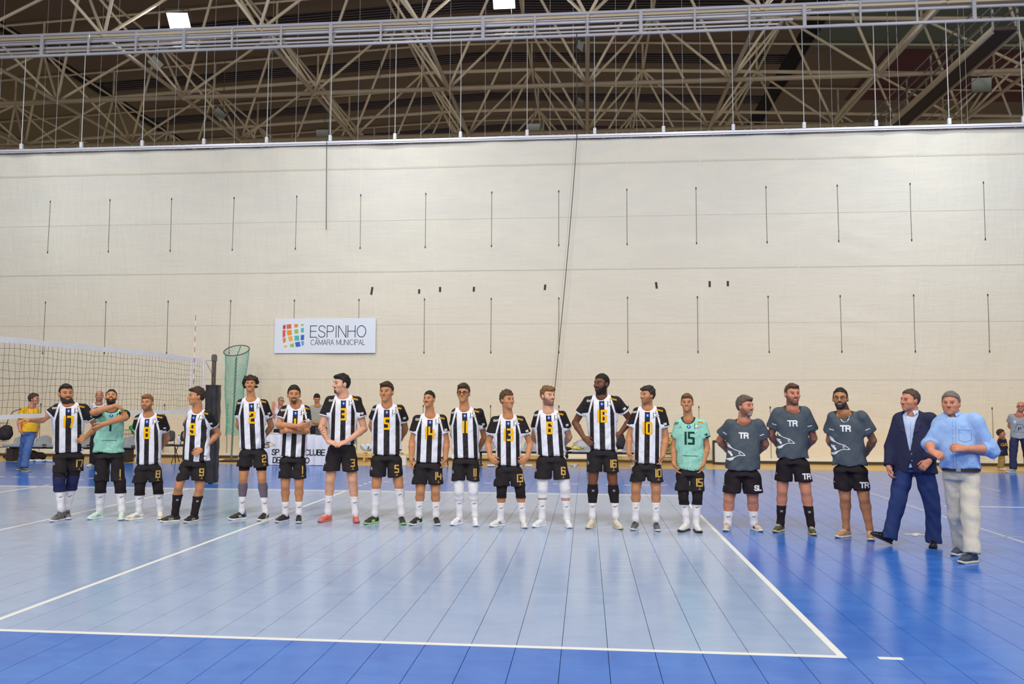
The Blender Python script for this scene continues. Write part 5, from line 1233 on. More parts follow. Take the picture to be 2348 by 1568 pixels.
    pw = min(max(.150*lb, hw*.80), hw/max(cb, .8)-.02) if up != 'suit' else .17
    if pants != 'shorts' and not kid: pw = min(gW/2/max(cb, .8), .21)*.97
    if kid: pw = .10
    dp = (.112*lb**.6 if not kid else .075)+bel*.6
    def pelv(x, y, z):
        t = np.clip((wz-z)/max(wz-zc0, .05), 0, 1); a = pw*(.90+.15*t-(.10*t*t if pants != 'shorts' else 0)); b = dp*(.86+.19*t-(.28*t*t if pants != 'shorts' else 0))
        u = (x-xp)*cb+y*sbn; w = (x-xp)*sbn-y*cb
        d = (((np.abs(u)/a)**2.3+(np.abs(w)/b)**2.3)**(1/2.3)-1)*np.minimum(a, b)
        return np.maximum(np.maximum(d, z-wz), zc0-z)
    pel_ = None
    pp = Prim(pelv, (xp-pw*1.2, -dp*1.3, zc0), (xp+pw*1.2, dp*1.3, wz)); pp.k = .001; pel = [pp]
    if pants == 'shorts':
        for i, l in enumerate(legs):
            sx = -1 if i == 0 else 1
            cx_ = g0+lw+.004 if i == 0 else g1-lw-.004
            cxm = cx_*.7+(l['k'][0])*.3
            hemc = vec(cxm, l['k'][1]*.8+sx*.03*sbn, zg-.04)
            rt = max(.085, lw*.97); tc_ = vec(xp+sx*(min(hw/max(cb, .8), gW/2)-.004-rt)*cb, sx*.08*sbn, min(hipz, zh)-.05)
            pel.append(cone(tc_, hemc, rt, lw*1.01+.003, k=.035))
        mm_ = cloth['short']; nm = 'shorts'
        pel.append(Prim(lambda x, y, z: zg+.006*np.sin(x*15+ph)-z+0*y, (-9, -9, -9), (9, 9, 9), 'i')); pel.append(halfspace((0, 0, 1), (0, 0, wz)))
        # slit between the legs
        mid = ((g0+g1)/2+(legs[0]['k'][0]+legs[1]['k'][0])/2)/2
        sl_top = zc0-.06
        sw_ = max(.005, abs(legs[1]['k'][0]-legs[0]['k'][0])*.09-.010)
        pel.append(Prim(lambda x, y, z: np.abs(x-mid)-sw_*np.clip((sl_top-z)/(sl_top-zg+.01), 0, 1)+np.maximum(z-sl_top, 0)+0*y, (mid-.05, -.4, zg-.1), (mid+.05, .4, sl_top), 's', .006))
        step = .012
    else:
        r_ = cloth.get('legr', (.098, .078, .072, .078))
        for i, l in enumerate(legs):
            a0 = l['a']; dn = unit(a0-l['k']); zb_ = cloth.get('pl', .015)
            en = a0+dn*zb_*1.
            f_ = lb
            tr_ = min(r_[0]*f_, gW/4*1.10) if not kid else r_[0]*f_; tp_ = vec(xp+sx_(i)*(min(gW/2, .21)-tr_)*cb, l['hip'][1], l['hip'][2]-.03)
            pts = [tp_, lerp(tp_, l['k'], .5), l['k'], lerp(l['k'], en, .5), en]
            c = chain(pts, [tr_, (tr_+r_[1]*f_)/2, r_[1]*f_, r_[2]*f_, r_[3]*f_], k=.03, join=.012)
            f0 = c[-1].fn
            c[-1].fn = (lambda x, y, z, f0=f0, en=en, dn=dn: np.maximum(f0(x, y, z), (x-en[0])*dn[0]+(y-en[1])*dn[1]+(z-en[2])*dn[2]-.012))
            pel += c
        mm_ = cloth['short']; nm = 'trousers'; step = .010
    def dispp(x, y, z):
        w = noise3(x, y, z, 15, ph+1)*.0045+np.sin(z*38+x*30+ph+2*np.sin(x*14))*.003
        return w*cloth.get('pwr', 1.)+(.024*np.clip((z-(zh-.05))/.05, 0, 1)*np.clip((np.abs(x-xp)-.06)/.08, .25, 1) if up != 'suit' and up != 'shirt' else 0)
    v_, q_ = solid(pel, step*hr, dispp)
    low = link(nm, newmesh(nm, v_, q_, True), mm_, root)
    if pants == 'shorts':
        bv2 = BVHTree.FromPolygons([tuple(a) for a in v_.tolist()], [tuple(a) for a in q_.tolist()])
        rx = g1-lw*.80; zn = zg+.115
        fs = lambda nm_, qs, x, z, mm, off=.003, F=(0.15, -1, 0): decal(nm_, qs, bv2, (x, 0, z), (1, .15, 0), (0, 0, 1), F, mm, low, off)
        if cloth.get('num'):
            st, tw = text_strokes(cloth['num'], .088, .22, .85); fs('number', stroke_quads(st, .016, .014), rx, zn, PM['gold'])
            fs('maker_mark', stroke_quads([[(-.018, -.014), (.018, -.014)], [(-.003, -.006), (.003, .014)], [(.003, .0), (.006, -.006)]], .004, .012), rx, zg+.042, PM['gold'])
            fs('club_emblem', stroke_quads([[(-.012, .022), (-.016, -.012), (.0, -.02)], [(-.006, .018), (.014, .0)], [(-.006, .0), (.014, -.012)]], .006, .01), g0+lw*.45, zg+.12, PM['print_lightgrey'], .003, (-.4, -1, 0))
        if cloth.get('coach'):
            st, tw = text_strokes(cloth['coach'], .058, .2, .9); fs('initials', stroke_quads(st, .015, .014), rx+.01, zg+.075, PM['print_white'])
            fs('maker_mark', stroke_quads([[(-.01, -.006), (0, .006), (.01, -.006)]], .006, .01), g0+lw*.4, zg+.10, PM['print_lightgrey'], .003, (-.4, -1, 0))
    if cloth.get('undershorts'):
        for l in legs:
            pr = chain(l['pts'][:4], [r+.006 for r in l['rs'][:4]], join=.018)
            v_, q_ = solid(pr, .009, clip=((-9, -9, zg-.035), (9, 9, zg+.06))); link('undershorts', newmesh('undershorts', v_, q_, True), PM['black_knit'], root)
    if up == 'shirt':
        mb = MB(); n = 36
        for k in range(n):
            a = 2*PI*k/n; u = hw*1.0*math.copysign(abs(math.cos(a))**.87, math.cos(a)); w = (dp+.01)*math.copysign(abs(math.sin(a))**.87, math.sin(a))
            for dz in (-.018, .018): mb.V.append((xp+u*cb+w*sbn, u*sbn-w*cb, zh-.012+dz-.0))
        for k in range(n):
            j = (k+1) % n; mb.Q.append((2*k, 2*j, 2*j+1, 2*k+1)); mb.mi.append(0)
        bo = mb.build('belt', PM['belt'], root, True)
        mb = MB(); mb.box((xp+Ft[0]*(dp+.014)+.0, Ft[1]*(dp+.014), zh-.012), (.045, .008, .036), bev=.003); mb.build('belt_buckle', PM['silver'], root)
    # ---- leg wear
    def legtube(l, z0, z1, off, name, m, bulge=0., step=.0092):
        z1 = min(z1, zg+.012)
        pr = chain(l['pts'], [r+off for r in l['rs']], k=.02, join=.018)
        if bulge: pr += [ell(l['k']+vec(0, -.040*lb, 0), (.042, .030, .062), k=.02)]
        else: pr.append(ell(l['k']+vec(0, -.036*lb, .01), (.03+off, .022+off, .032), k=.02))
        v_, q_ = solid(pr, step*hr, clip=((-9, -9, z0), (9, 9, z1)))
        if not len(v_): return
        ob = link(name, newmesh(name, v_, q_, True), m, root)
        if name in ('sock', 'calf_sleeve') and z1-z0 > .05 and hr < 1.2:
            bv4 = BVHTree.FromPolygons([tuple(a) for a in v_.tolist()], [tuple(a) for a in q_.tolist()])
            t_ = (z1-l['a'][2])/(l['k'][2]-l['a'][2]); c_ = lerp(l['a'], l['k'], np.clip(t_-.13, .2, .9))
            dk = m.name != 'white_knit'
            if m.name != 'grey_knit': decal('maker_mark', stroke_quads([[(-.020, .001), (-.008, -.008), (.020, .008)]] if not dk else [[(-.012, .01), (.012, .01)], [(-.012, -.004), (.012, -.004)]], .006, .01), bv4, c_, (1, 0, 0), (0, 0, 1), (.1, -1, 0), PM['print_black'] if not dk else PM['print_lightgrey'], ob, .003)
        return ob
    if pants == 'shorts':
        for i, l in enumerate(legs):
            kz = l['k'][2]; az = l['a'][2]
            for (nm_, m_, t0, t1, off, bl_) in cloth.get('legwear', []):
                zz = lambda t: (kz+t-10 if t > 5 else az+(kz-az)*t)
                legtube(l, zz(t0), zz(t1), off, nm_, m_, bl_)
    # ---- shoes
    for i, l in enumerate(legs):
        a0 = l['a']; f = toe[i]-a0; lift = 0.
        if o.get('lift') == i: lift = math.radians(24)
        f = unit(vec(f[0], f[1], 0)); s = vec(-f[1], f[0], 0); u = vec(0, 0, 1)
        base = vec(a0[0], a0[1], 0)
        sz = o.get('foot', 1.) if not kid else .62
        if lift:
            f2 = f*math.cos(lift)+u*math.sin(lift); u2 = u*math.cos(lift)-f*math.sin(lift); base = a0-u2*.095; f, u = f2, u2
            hb = base-f*.065; base = base-vec(0, 0, min(0, 0)+hb[2]-.012)
        SP = lambda a, b, c: base+(f*a+s*b+u*c)*sz
        def plan(a, b, c, hz0, hz1, grow=0.):
            pass
        segs = [(-.040, 0, .033), (.045, 0, .034), (.115, .004, .046), (.155, .006, .040)]
        def sole_fn(x, y, z, z0=.0, z1=.022, gr=.000):
            px, py, pz = (x-base[0])/sz, (y-base[1])/sz, (z-base[2])/sz
            A = px*f[0]+py*f[1]+pz*f[2]; B = px*s[0]+py*s[1]+pz*s[2]; C_ = px*u[0]+py*u[1]+pz*u[2]
            d = None
            for (a_, b_, r_a), (c_, d_, r_b) in zip(segs[:-1], segs[1:]):
                ex, ey = c_-a_, d_-b_; L_ = ex*ex+ey*ey; t = np.clip(((A-a_)*ex+(B-b_)*ey)/L_, 0, 1)
                dd = np.sqrt((A-a_-t*ex)**2+(B-b_-t*ey)**2)-(r_a+(r_b-r_a)*t)-gr; d = dd if d is None else np.minimum(d, dd)
            spring = .014*np.clip((A-.13)/.06, 0, 1)**2
            return np.maximum(d, np.maximum(C_-z1-spring, z0+spring-C_))*sz
        lo = np.minimum(SP(-.09, 0, 0), SP(.21, 0, .02))-.08; hi = np.maximum(SP(-.09, 0, 0), SP(.21, 0, .02))+.08
        sh_ = o['shoe']
        so = Prim(sole_fn, lo, hi); so.k = .001
        v_, q_ = solid([so], .0068*hr)
        hz = sh_.get('hi', .095)
        upr = [cone(SP(-.036, 0, .045), SP(.03, 0, .052), .033*sz, .036*sz, k=.001), cone(SP(.03, 0, .055), SP(.095, .002, .040), .037*sz, .036*sz, k=.015), cone(SP(.095, .003, .036), SP(.150, .005, .030), .038*sz, .031*sz, k=.01),
               cone(SP(-.018, 0, .06), SP(-.012, 0, hz), .036*sz, .038*sz, k=.012), cone(SP(.03, 0, .075), SP(.022, 0, hz+.016), .018*sz, .014*sz, k=.015)]
        upr.append(Prim(lambda x, y, z: sole_fn(x, y, z, -.02, .3, -.001), (-9, -9, -9), (9, 9, 9), 'i'))
        upr.append(halfspace(-u, SP(0, 0, .016)))
        uv_, uq_ = solid(upr, .0070*hr)
        qq_ = (uv_-base)/sz; A_ = qq_@f; C_ = qq_@u
        pc = np.zeros((len(uv_), 4)); pc[:, :3] = lin(sh_['c'])
        if 'toe' in sh_: pc[(A_ > .13) & (C_ < .05), :3] = lin(sh_['toe'])
        if 'heel' in sh_: pc[(A_ < -.03) & (C_ < .1), :3] = lin(sh_['heel'])
        if 'mid' in sh_: pc[(A_ > .02) & (A_ < .085) & (C_ < .055), :3] = lin(sh_['mid'])
        so_ob = link('shoe', newmesh('shoe', uv_, uq_, True, {'paint': pc}), SHOE_M(sh_.get('gl', .55)), root)
        link('sole', newmesh('sole', v_, q_, True), mat('sole_%d_%d_%d' % sh_['sole'], sh_['sole'], rough=.6), so_ob)
        if o.get('h', 1) < 1.3:
            mb = MB()
            bv3 = BVHTree.FromPolygons([tuple(a) for a in uv_.tolist()], [tuple(a) for a in uq_.tolist()])
            for j in range(5):
                a_ = .035+j*.016; w_ = .022-.001*j; pts = []
                for b_ in np.linspace(-w_, w_, 5):
                    loc, nr_, _, _ = bv3.ray_cast(Vector(SP(a_+(j % 2)*.006*b_/w_, b_, .25)), Vector(-u), .4)
                    if loc is not None: pts.append(tuple(loc+nr_*.002))
                if len(pts) > 2: mb.tube(pts, .0028, 5)
            lcs = sh_.get('lace', (235, 235, 235))
            if mb.V: mb.build('lace', mat('lace_%d_%d_%d' % lcs, lcs), so_ob, True)
            if sh_.get('mark'):
                for b_ in (-1, 1):
                    decal('side_mark', stroke_quads(sh_['mark_shape'] if 'mark_shape' in sh_ else [[(-.02, .012), (-.005, -.008), (.03, .014)]], .006, .012), bv3, SP(.035, 0, .045), f, u, s*b_, mat('mark_%d_%d_%d' % sh_['mark'], sh_['mark']), so_ob, .002)
    return root
def sx_(i): return -1 if i == 0 else 1
def shirt_collar(mb, nb, chinb, Rt, Ft):
    for sx in (-1, 1):
        pts_t = []; pts_b = []
        for a in np.linspace(0, 1, 7):
            ang = math.radians(180-165*a)      # from the nape round to the throat
            d = Rt*math.sin(ang)*sx+Ft*math.cos(ang)
            r = .066; c = nb+vec(0, -.012, .01)
            top_ = c+d*(r-.004)+vec(0, 0, .045-.03*a); bot = c+d*(r+.018)+vec(0, 0, .012-.045*a)
            if a > .95: bot = bot+Rt*sx*.03+Ft*.012+vec(0, 0, -.018)
            pts_t.append(top_); pts_b.append(bot)
        V = pts_t+pts_b; n = len(pts_t)
        V = [tuple(v) for v in V]+[tuple(np.array(v)-np.array([0, 0, .004])-(np.array(v)-nb)*.03) for v in V]
        Q = []
        for i in range(n-1):
            Q.append((i, i+1, n+i+1, n+i)); Q.append((2*n+i, 3*n+i, 3*n+i+1, 2*n+i+1))
            Q.append((n+i, n+i+1, 3*n+i+1, 3*n+i)); Q.append((i, 2*n+i, 2*n+i+1, i+1))
        Q += [(n-1, 3*n-1, 4*n-1, 2*n-1), (0, n, 3*n, 2*n)]
        mb.add(V, Q)
def hair_mat(c):
    nm = 'hair_%d_%d_%d' % tuple(c)
    if nm in MATS: return MATS[nm]
    m = mat(nm, c, rough=.6, spec=.3); g = G(m); b = g.N['Principled BSDF']; l = lin(c)
    tc = g.N.new('ShaderNodeTexCoord').outputs['Object']
    n = g.noise(g.scale(tc, (120, 120, 50)), 1., 3, .6, .8)
    g.L.new(g.mix(n, tuple(v*.45 for v in l), tuple(min(1, v*1.55) for v in l)), b.inputs['Base Color']); g.bump(n, .6, .006)
    return m
def SHOE_M(r):
    nm = 'shoe_upper_%d' % int(r*100)
    if nm in MATS: return MATS[nm]
    m = mat(nm, (255, 255, 255), rough=r); g = G(m)
    tc = g.N.new('ShaderNodeTexCoord').outputs['Object']
    a = g.attr('paint').outputs['Color']
    d = g.N.new('ShaderNodeMix'); d.data_type = 'RGBA'; d.blend_type = 'MULTIPLY'; d.inputs[0].default_value = .5
    g.L.new(a, d.inputs[6]); g.L.new(g.ramp(g.noise(tc, 60, 2), [(.35, (.6, .6, .6)), (.6, (1, 1, 1))]), d.inputs[7])
    g.L.new(d.outputs[2], g.N['Principled BSDF'].inputs['Base Color']); return m
SKIN = dict(fair=(214, 158, 122), tan=(196, 138, 98), olive=(186, 130, 94), deep=(112, 72, 52), pale=(220, 168, 140), ruddy=(205, 140, 112))
# ---------------------------------------------------------------- printed materials
def pm(n, c, r=.7): return mat(n, c, rough=r, var=.02, spec=.2)
PM = dict(badge_blue=pm('badge_blue', (38, 84, 190)), print_white=pm('print_white', (235, 235, 240)), print_black=pm('print_black', (28, 24, 28)),
          tape_yellow=pm('tape_yellow', (240, 176, 24)), print_darkgreen=pm('print_darkgreen', (22, 62, 54)), gold=pm('print_gold', (214, 172, 88)),
          print_lightgrey=pm('print_lightgrey', (196, 204, 214)), silver=mat('silver', (200, 200, 205), rough=.3, metal=.8), shirt_seam=pm('shirt_seam', (120, 140, 185)),
          black_knit=cloth_mat('black_knit', (38, 30, 34), .9), white_knit=cloth_mat('white_knit', (228, 226, 232), .9), grey_knit=cloth_mat('grey_knit', (112, 100, 112), .9),
          navy_knit=cloth_mat('navy_knit', (36, 42, 84), .85), belt=mat('belt_leather', (58, 38, 34), rough=.45))
NUMY = pm('number_yellow', (246, 186, 16)); NUMG = pm('number_green', (20, 60, 50))
J1 = jersey_mat('striped_jersey', BLK, WHT, WHT); J2 = jersey_mat('mint_jersey', lin((26, 70, 62)), lin((150, 208, 190)), lin((24, 56, 52)), True)
SHB = cloth_mat('black_shorts', (38, 33, 36)); SHC = cloth_mat('coach_shorts', (34, 27, 32)); TEE = cloth_mat('slate_tee', (76, 86, 96), .75, fold=.4, neckm=(62, 70, 80))
JW = lambda num, kit='striped', legwear=(), **k: dict(top=kit, mat=J1 if kit == 'striped' else J2, collar=PM['white_knit'] if kit == 'striped' else pm('collar_green', (24, 56, 52)), num=num,
                                                 numm=NUMY if kit == 'striped' else NUMG, short=SHB, legwear=legwear, **k)
WS = lambda t=.62: ('sock', PM['white_knit'], -.25, t, .006, 0)
KP = lambda m='black_knit', a=-.09, b=.12, bl=1: ('knee_pad', PM[m], 10+a, 10+b, .010, bl)
CW = lambda init, legwear: dict(top='tee', mat=TEE, collar=TEE, short=SHC, coach=init, legwear=legwear, slr=(.086, .094), upto=.66, wr=1.4)
BR, DB, BK = (62, 44, 34), (40, 30, 26), (28, 24, 24)
CAST = {}
def cast(k, label, **o): o['label'] = label; CAST[k] = o
LINE = 'players lined up across the court'
cast('n17', 'bearded player in striped jersey number 17 reaching one arm out to the net', group=LINE, skin='tan', hair=dict(c=DB, side=.003, top=.012, fade=True, quiff=(0, .004), rec=.008), beard='full', bulk=1.08,
     wear=JW('17', legwear=[('knee_pad', PM['black_knit'], 9.98, 10.3, .012, 0), ('knee_pad', PM['navy_knit'], 9.87, 10.04, .014, 1), WS(.55)]),
     shoe=dict(c=(110, 108, 110), toe=(128, 128, 130), heel=(40, 34, 38), sole=(226, 228, 232), hi=.135, lace=(40, 38, 42)), hands=[dict(n=(0, 0, -1), s=(0, -1, .3), curl=18), dict(n=(.2, 1, 0), s=(0, -.2, 1), curl=12, spread=2.2)])
cast('n1g', 'bearded player in mint green jersey stretching with his arm across his chest', group=LINE, skin='tan', hair=dict(c=BK, side=.003, top=.012, fade=True), beard='full', bulk=1.08,
     wear=JW('1', 'green', [KP(), WS(.68)], wr=1.4), shoe=dict(c=(206, 232, 218), toe=(214, 236, 222), heel=(206, 230, 96), mid=(196, 226, 208), sole=(222, 232, 226), mark=(90, 130, 130), lace=(220, 236, 228)),
     hands=[dict(n=(0, .5, -1), s=(.3, -.3, .9), curl=38), dict(n=(0, .6, .6), s=(-.2, -.5, .7), curl=26)])
cast('n8', 'player in striped jersey number 8 with short fair hair and light beard, hands behind him', group=LINE, skin='tan', hair=dict(c=(128, 88, 52), side=.004, top=.016, fade=True, quiff=(-.01, .006)), bc=(104, 72, 50), beard='short', bulk=.98,
     wear=JW('8', legwear=[KP(), WS(.66)]), shoe=dict(c=(232, 230, 226), toe=(226, 186, 122), mid=(228, 216, 196), sole=(236, 234, 230), mark=(34, 34, 40), mark_shape=[[(-.03, -.012), (-.018, .014)], [(-.008, -.012), (.004, .014)], [(.014, -.012), (.026, .014)]]))
cast('n9', 'player in striped jersey number 9 seen in profile beside the padded net post', group=LINE, skin='tan', hair=dict(c=(58, 40, 30), side=.008, top=.018, quiff=(0, .006)), beard='none', bulk=.98,
     wear=JW('9', legwear=[('sock', PM['black_knit'], -.25, .60, .012, 0)]), shoe=dict(c=(40, 34, 36), toe=(36, 32, 36), mid=(150, 146, 132), sole=(222, 216, 204), lace=(36, 32, 34), hi=.12), hands=[dict(), dict(n=(.3, 1, 0), s=(0, -.5, 1), curl=14, spread=1.6)])
cast('n2', 'tall player in striped jersey number 2 with long curly hair and moustache', group=LINE, skin='tan', hair=dict(c=(54, 38, 30), side=.016, top=.026, back=.02, amp=.005, freq=95, curls=True, nape=-.075), beard='moustache', bulk=.98, hk=.97,
     wear=JW('2', legwear=[('calf_sleeve', PM['grey_knit'], .38, .80, .005, 0), WS(.38)], undershorts=True), shoe=dict(c=(38, 32, 34), heel=(40, 120, 160), sole=(226, 222, 216), lace=(36, 32, 34), hi=.125, mark=(206, 214, 220), mark_shape=[[(-.025, -.01), (.03, .014)], [(-.012, .016), (.004, -.014)], [(.004, .018), (.02, -.012)]]))
cast('n1', 'player in striped jersey number 1 with short dark hair standing with arms crossed', group=LINE, skin='tan', hair=dict(c=BK, side=.008, top=.017), beard='goatee', bulk=1.0,
     wear=JW('1', legwear=[WS(.34)]), shoe=dict(c=(44, 38, 40), heel=(60, 70, 96), sole=(206, 208, 214), lace=(30, 28, 30), hi=.12), hands=[dict(n=(0, 1, .2), s=(0, -.2, 1), curl=16), dict(n=(0, -1, .2), s=(0, 0, 1), curl=12)])
cast('n3', 'very tall player number 3 with goatee and tattooed forearm, hands clasped in front', group=LINE, skin='pale', hair=dict(c=BK, side=.004, top=.018, fade=True, quiff=(0, .010)), beard='mouchin', bulk=1.1, tattoo=True,
     wear=JW('3', legwear=[WS(.44)]), shoe=dict(c=(222, 104, 78), toe=(206, 128, 124), heel=(226, 120, 84), sole=(202, 110, 112), lace=(222, 222, 220), hi=.10), hands=[dict(n=(.2, .5, -.9), s=(.3, -.6, .7), curl=24), dict(n=(-.2, .5, -.9), s=(-.3, -.6, .7), curl=24)])
cast('n5', 'clean-shaven player in striped jersey number 5 with short brown hair, hands behind his back', group=LINE, skin='tan', hair=dict(c=(56, 42, 32), side=.006, top=.017, quiff=(-.012, .007)), beard='none', bulk=1.06,
     wear=JW('5', legwear=[WS(.80)]), shoe=dict(c=(52, 48, 46), toe=(62, 58, 54), mid=(178, 224, 120), sole=(156, 200, 128), lace=(40, 38, 36)))
cast('n14', 'player in striped jersey number 14 with thin moustache and arms hanging at his sides', group=LINE, skin='tan', hair=dict(c=BK, side=.004, top=.013, fade=True), beard='moustache', bulk=1.05,
     wear=JW('14', legwear=[WS(.48)]), shoe=dict(c=(38, 34, 36), mid=(206, 200, 190), heel=(150, 220, 196), sole=(216, 222, 216), lace=(34, 32, 34)), hands=[dict(curl=26), dict(curl=26)])
cast('n11', 'player in striped jersey number 11 wearing dark sports goggles and white knee pads', group=LINE, skin='tan', hair=dict(c=(58, 44, 34), side=.008, top=.020, quiff=(-.01, .012), amp=.003), beard='none', bulk=.96, glasses=(.0042, .025, .017),
     wear=JW('11', legwear=[KP('white_knit', -.12, .13), WS(.62)]), shoe=dict(c=(234, 234, 238), sole=(232, 232, 236), mark=(40, 40, 44), lace=(240, 240, 244)))
cast('n13', 'young player in striped jersey number 13 with curly brown hair and hands on his waistband', group=LINE, skin='tan', hair=dict(c=(84, 62, 44), side=.010, top=.020, amp=.005, freq=150), beard='none', bulk=.98, smile=True,
     wear=JW('13', legwear=[KP(), WS(.52)]), shoe=dict(c=(228, 226, 222), sole=(226, 226, 230), mark=(36, 36, 52), lace=(232, 232, 230), mark_shape=[[(-.025, -.01), (.03, .014)], [(-.012, .016), (.004, -.014)], [(.004, .018), (.02, -.012)]]), hands=[dict(n=(.5, 1, 0), s=(.3, -1, .3), curl=45), dict(n=(-.5, 1, 0), s=(-.3, -1, .3), curl=45)])
cast('n6', 'player number 6 with wavy light brown hair and white knee pads, looking right', group=LINE, skin='pale', hair=dict(c=(118, 84, 54), side=.007, top=.020, quiff=(.012, .012), amp=.005, freq=90), bc=(96, 66, 48), beard='short', bulk=1.06,
     wear=JW('6', legwear=[KP('white_knit', -.13, .13), WS(.52)]), shoe=dict(c=(230, 230, 236), sole=(228, 228, 234), lace=(240, 240, 244), hi=.105))
cast('n16', 'very tall dark-skinned player in striped jersey number 16 with hands on his hips', group=LINE, skin='deep', hair=dict(c=(24, 20, 20), side=.006, top=.010, amp=.001, rec=.006), beard='full', bulk=1.06,
     wear=JW('16', legwear=[('calf_sleeve', PM['black_knit'], .40, .86, .010, 0), WS(.40)]), shoe=dict(c=(214, 204, 184), sole=(208, 196, 172), lace=(228, 220, 204)), hands=[dict(n=(.4, 1, -.2), s=(-.1, -.6, 1), curl=14, spread=1.5), dict(n=(-.4, .8, -.2), s=(0, .6, 1), curl=20)])
cast('n10', 'player in striped jersey number 10 with wavy dark hair turning his head left', group=LINE, skin='tan', hair=dict(c=(52, 42, 38), side=.012, top=.020, back=.016, amp=.005, freq=85, quiff=(0, .008)), beard='stubble', bulk=1.04,
     wear=JW('10', legwear=[WS(.50)]), shoe=dict(c=(92, 90, 92), toe=(106, 106, 108), sole=(208, 208, 212), lace=(50, 48, 52), hi=.12), hands=[dict(curl=26), dict(curl=26)])
cast('n15', 'smiling player in mint green jersey number 15 standing beside the coaches', group=LINE, skin='tan', hair=dict(c=(104, 76, 50), side=.005, top=.014, fade=True, quiff=(-.01, .005)), beard='none', bulk=.93, smile=True,
     wear=JW('15', 'green', [KP(), WS(.74)], wr=.8), shoe=dict(c=(228, 228, 226), sole=(52, 48, 50), lace=(236, 236, 236)), hands=[dict(curl=24), dict(curl=24)])
CO = 'coaches in slate t-shirts'
cast('c1', 'stocky grey-haired bearded coach in slate tee smiling to the right', group=CO, skin='ruddy', hair=dict(c=(96, 82, 74), side=.012, top=.020, back=.014, quiff=(0, .008)), bc=(92, 76, 66), chinw=True, beard='short', bulk=1.22, belly=.035, smile=True, jaw=1.1,
     wear=CW('SL', [('sock', PM['white_knit'], -.2, .42, .006, 0)]), shoe=dict(c=(206, 196, 178), mid=(44, 50, 72), toe=(200, 190, 172), sole=(226, 218, 202), lace=(208, 140, 100)))
cast('c2', 'tall bearded coach in slate tee and dark socks, hands behind his back', group=CO, skin='ruddy', hair=dict(c=(80, 60, 46), side=.003, top=.011, fade=True, quiff=(0, .004), rec=.008), bc=(72, 58, 50), beard='short', bulk=1.14,
     wear=CW('TR', [('sock', PM['black_knit'], -.2, .48, .006, 0)]), shoe=dict(c=(86, 86, 58), toe=(78, 78, 52), sole=(206, 178, 118), lace=(206, 204, 180), heel=(92, 84, 58)))
cast('c3', 'bearded coach in slate tee wearing glasses, a neck chain and tan trainers', group=CO, skin='olive', hair=dict(c=(34, 28, 28), side=.004, top=.010, fade=True, rec=.008), bc=(52, 46, 46), beard='full', bulk=1.12, glasses=(.0024, .024, .017),
     wear=dict(CW('TR', []), necklace=True), shoe=dict(c=(196, 150, 108), sole=(228, 214, 196), lace=(226, 212, 190)))
cast('s1', 'man in navy blazer, pale open shirt and jeans walking to the left', group='men walking up to the line', skin='ruddy', hair=dict(c=(76, 64, 56), side=.008, top=.012, back=.012, rec=.016), beard='none', bulk=1.12, belly=.02, jaw=1.12, lift=0,
     wear=dict(top='suit', mat=cloth_mat('navy_wool', (44, 46, 74), .9), lapel=cloth_mat('navy_wool_lapel', (50, 52, 82), .9), shirt=cloth_mat('pale_shirt', (190, 208, 238)), short=cloth_mat('blue_denim', (42, 58, 108), .85, .16), pants='long', sleeve='long', legr=(.100, .078, .070, .076), pl=.0, wr=.6),
     shoe=dict(c=(26, 24, 28), sole=(30, 26, 26), lace=(20, 20, 22), gl=.18, hi=.075), hands=[dict(n=(.9, 0, 0), s=(0, -1, 0), curl=38), dict(n=(-.3, .8, -.5), s=(-.2, -.6, .8), curl=45)])
cast('s2', 'older grey-haired man in light blue shirt and beige trousers holding his hands in front', group='men walking up to the line', skin='ruddy', hair=dict(c=(112, 106, 102), side=.009, top=.013, back=.012, rec=.006), beard='none', bulk=1.24, belly=.055, jaw=1.18,
     wear=dict(top='shirt', mat=cloth_mat('blue_oxford', (150, 184, 234), .85, .08, fold=.35), short=cloth_mat('beige_chino', (206, 200, 186), .85, fold=.3), pants='long', sleeve='rolled', legr=(.096, .074, .064, .066), pl=-.01, wr=1.3, pwr=.8),
     shoe=dict(c=(62, 70, 88), sole=(214, 202, 184), lace=(60, 66, 84), gl=.7, hi=.08), hands=[dict(n=(.1, .6, -.6), s=(.3, -.5, .8), curl=42), dict(n=(-.1, .8, -.4), s=(-.1, -.5, .9), curl=42)])
cast('y', 'photographer in yellow polo shirt and blue jeans walking behind the net', h=1.45, skin='ruddy', hair=dict(c=(68, 52, 44), side=.016, top=.020, back=.018, amp=.004, nape=-.085), beard='none', bulk=1.12, belly=.03,
     wear=dict(top='polo', mat=cloth_mat('yellow_polo', (236, 182, 44), neckm=(224, 168, 38)), collar=cloth_mat('yellow_polo', (0, 0, 0)), short=cloth_mat('light_denim', (76, 104, 158), .85, .16), pants='long', slr=(.086, .092), upto=.7, pl=.0, legr=(.100, .080, .070, .074)),
     shoe=dict(c=(104, 100, 96), sole=(206, 200, 180), lace=(120, 116, 110)), hands=[dict(curl=50), dict(curl=30)])
cast('w', 'bald man in white windbreaker and black trousers standing behind the net', h=1.45, skin='ruddy', hair=dict(c=(90, 80, 74), style='bald', fade=True), beard='stubble', bulk=1.08,
     wear=dict(top='plain', mat=cloth_mat('white_windbreaker', (216, 216, 226), neckm=(40, 36, 40)), collar=PM['black_knit'], short=cloth_mat('black_trousers', (40, 33, 38)), pants='long', sleeve='long', pl=.0),
     shoe=dict(c=(214, 210, 200), sole=(222, 218, 210), lace=(220, 216, 208)))
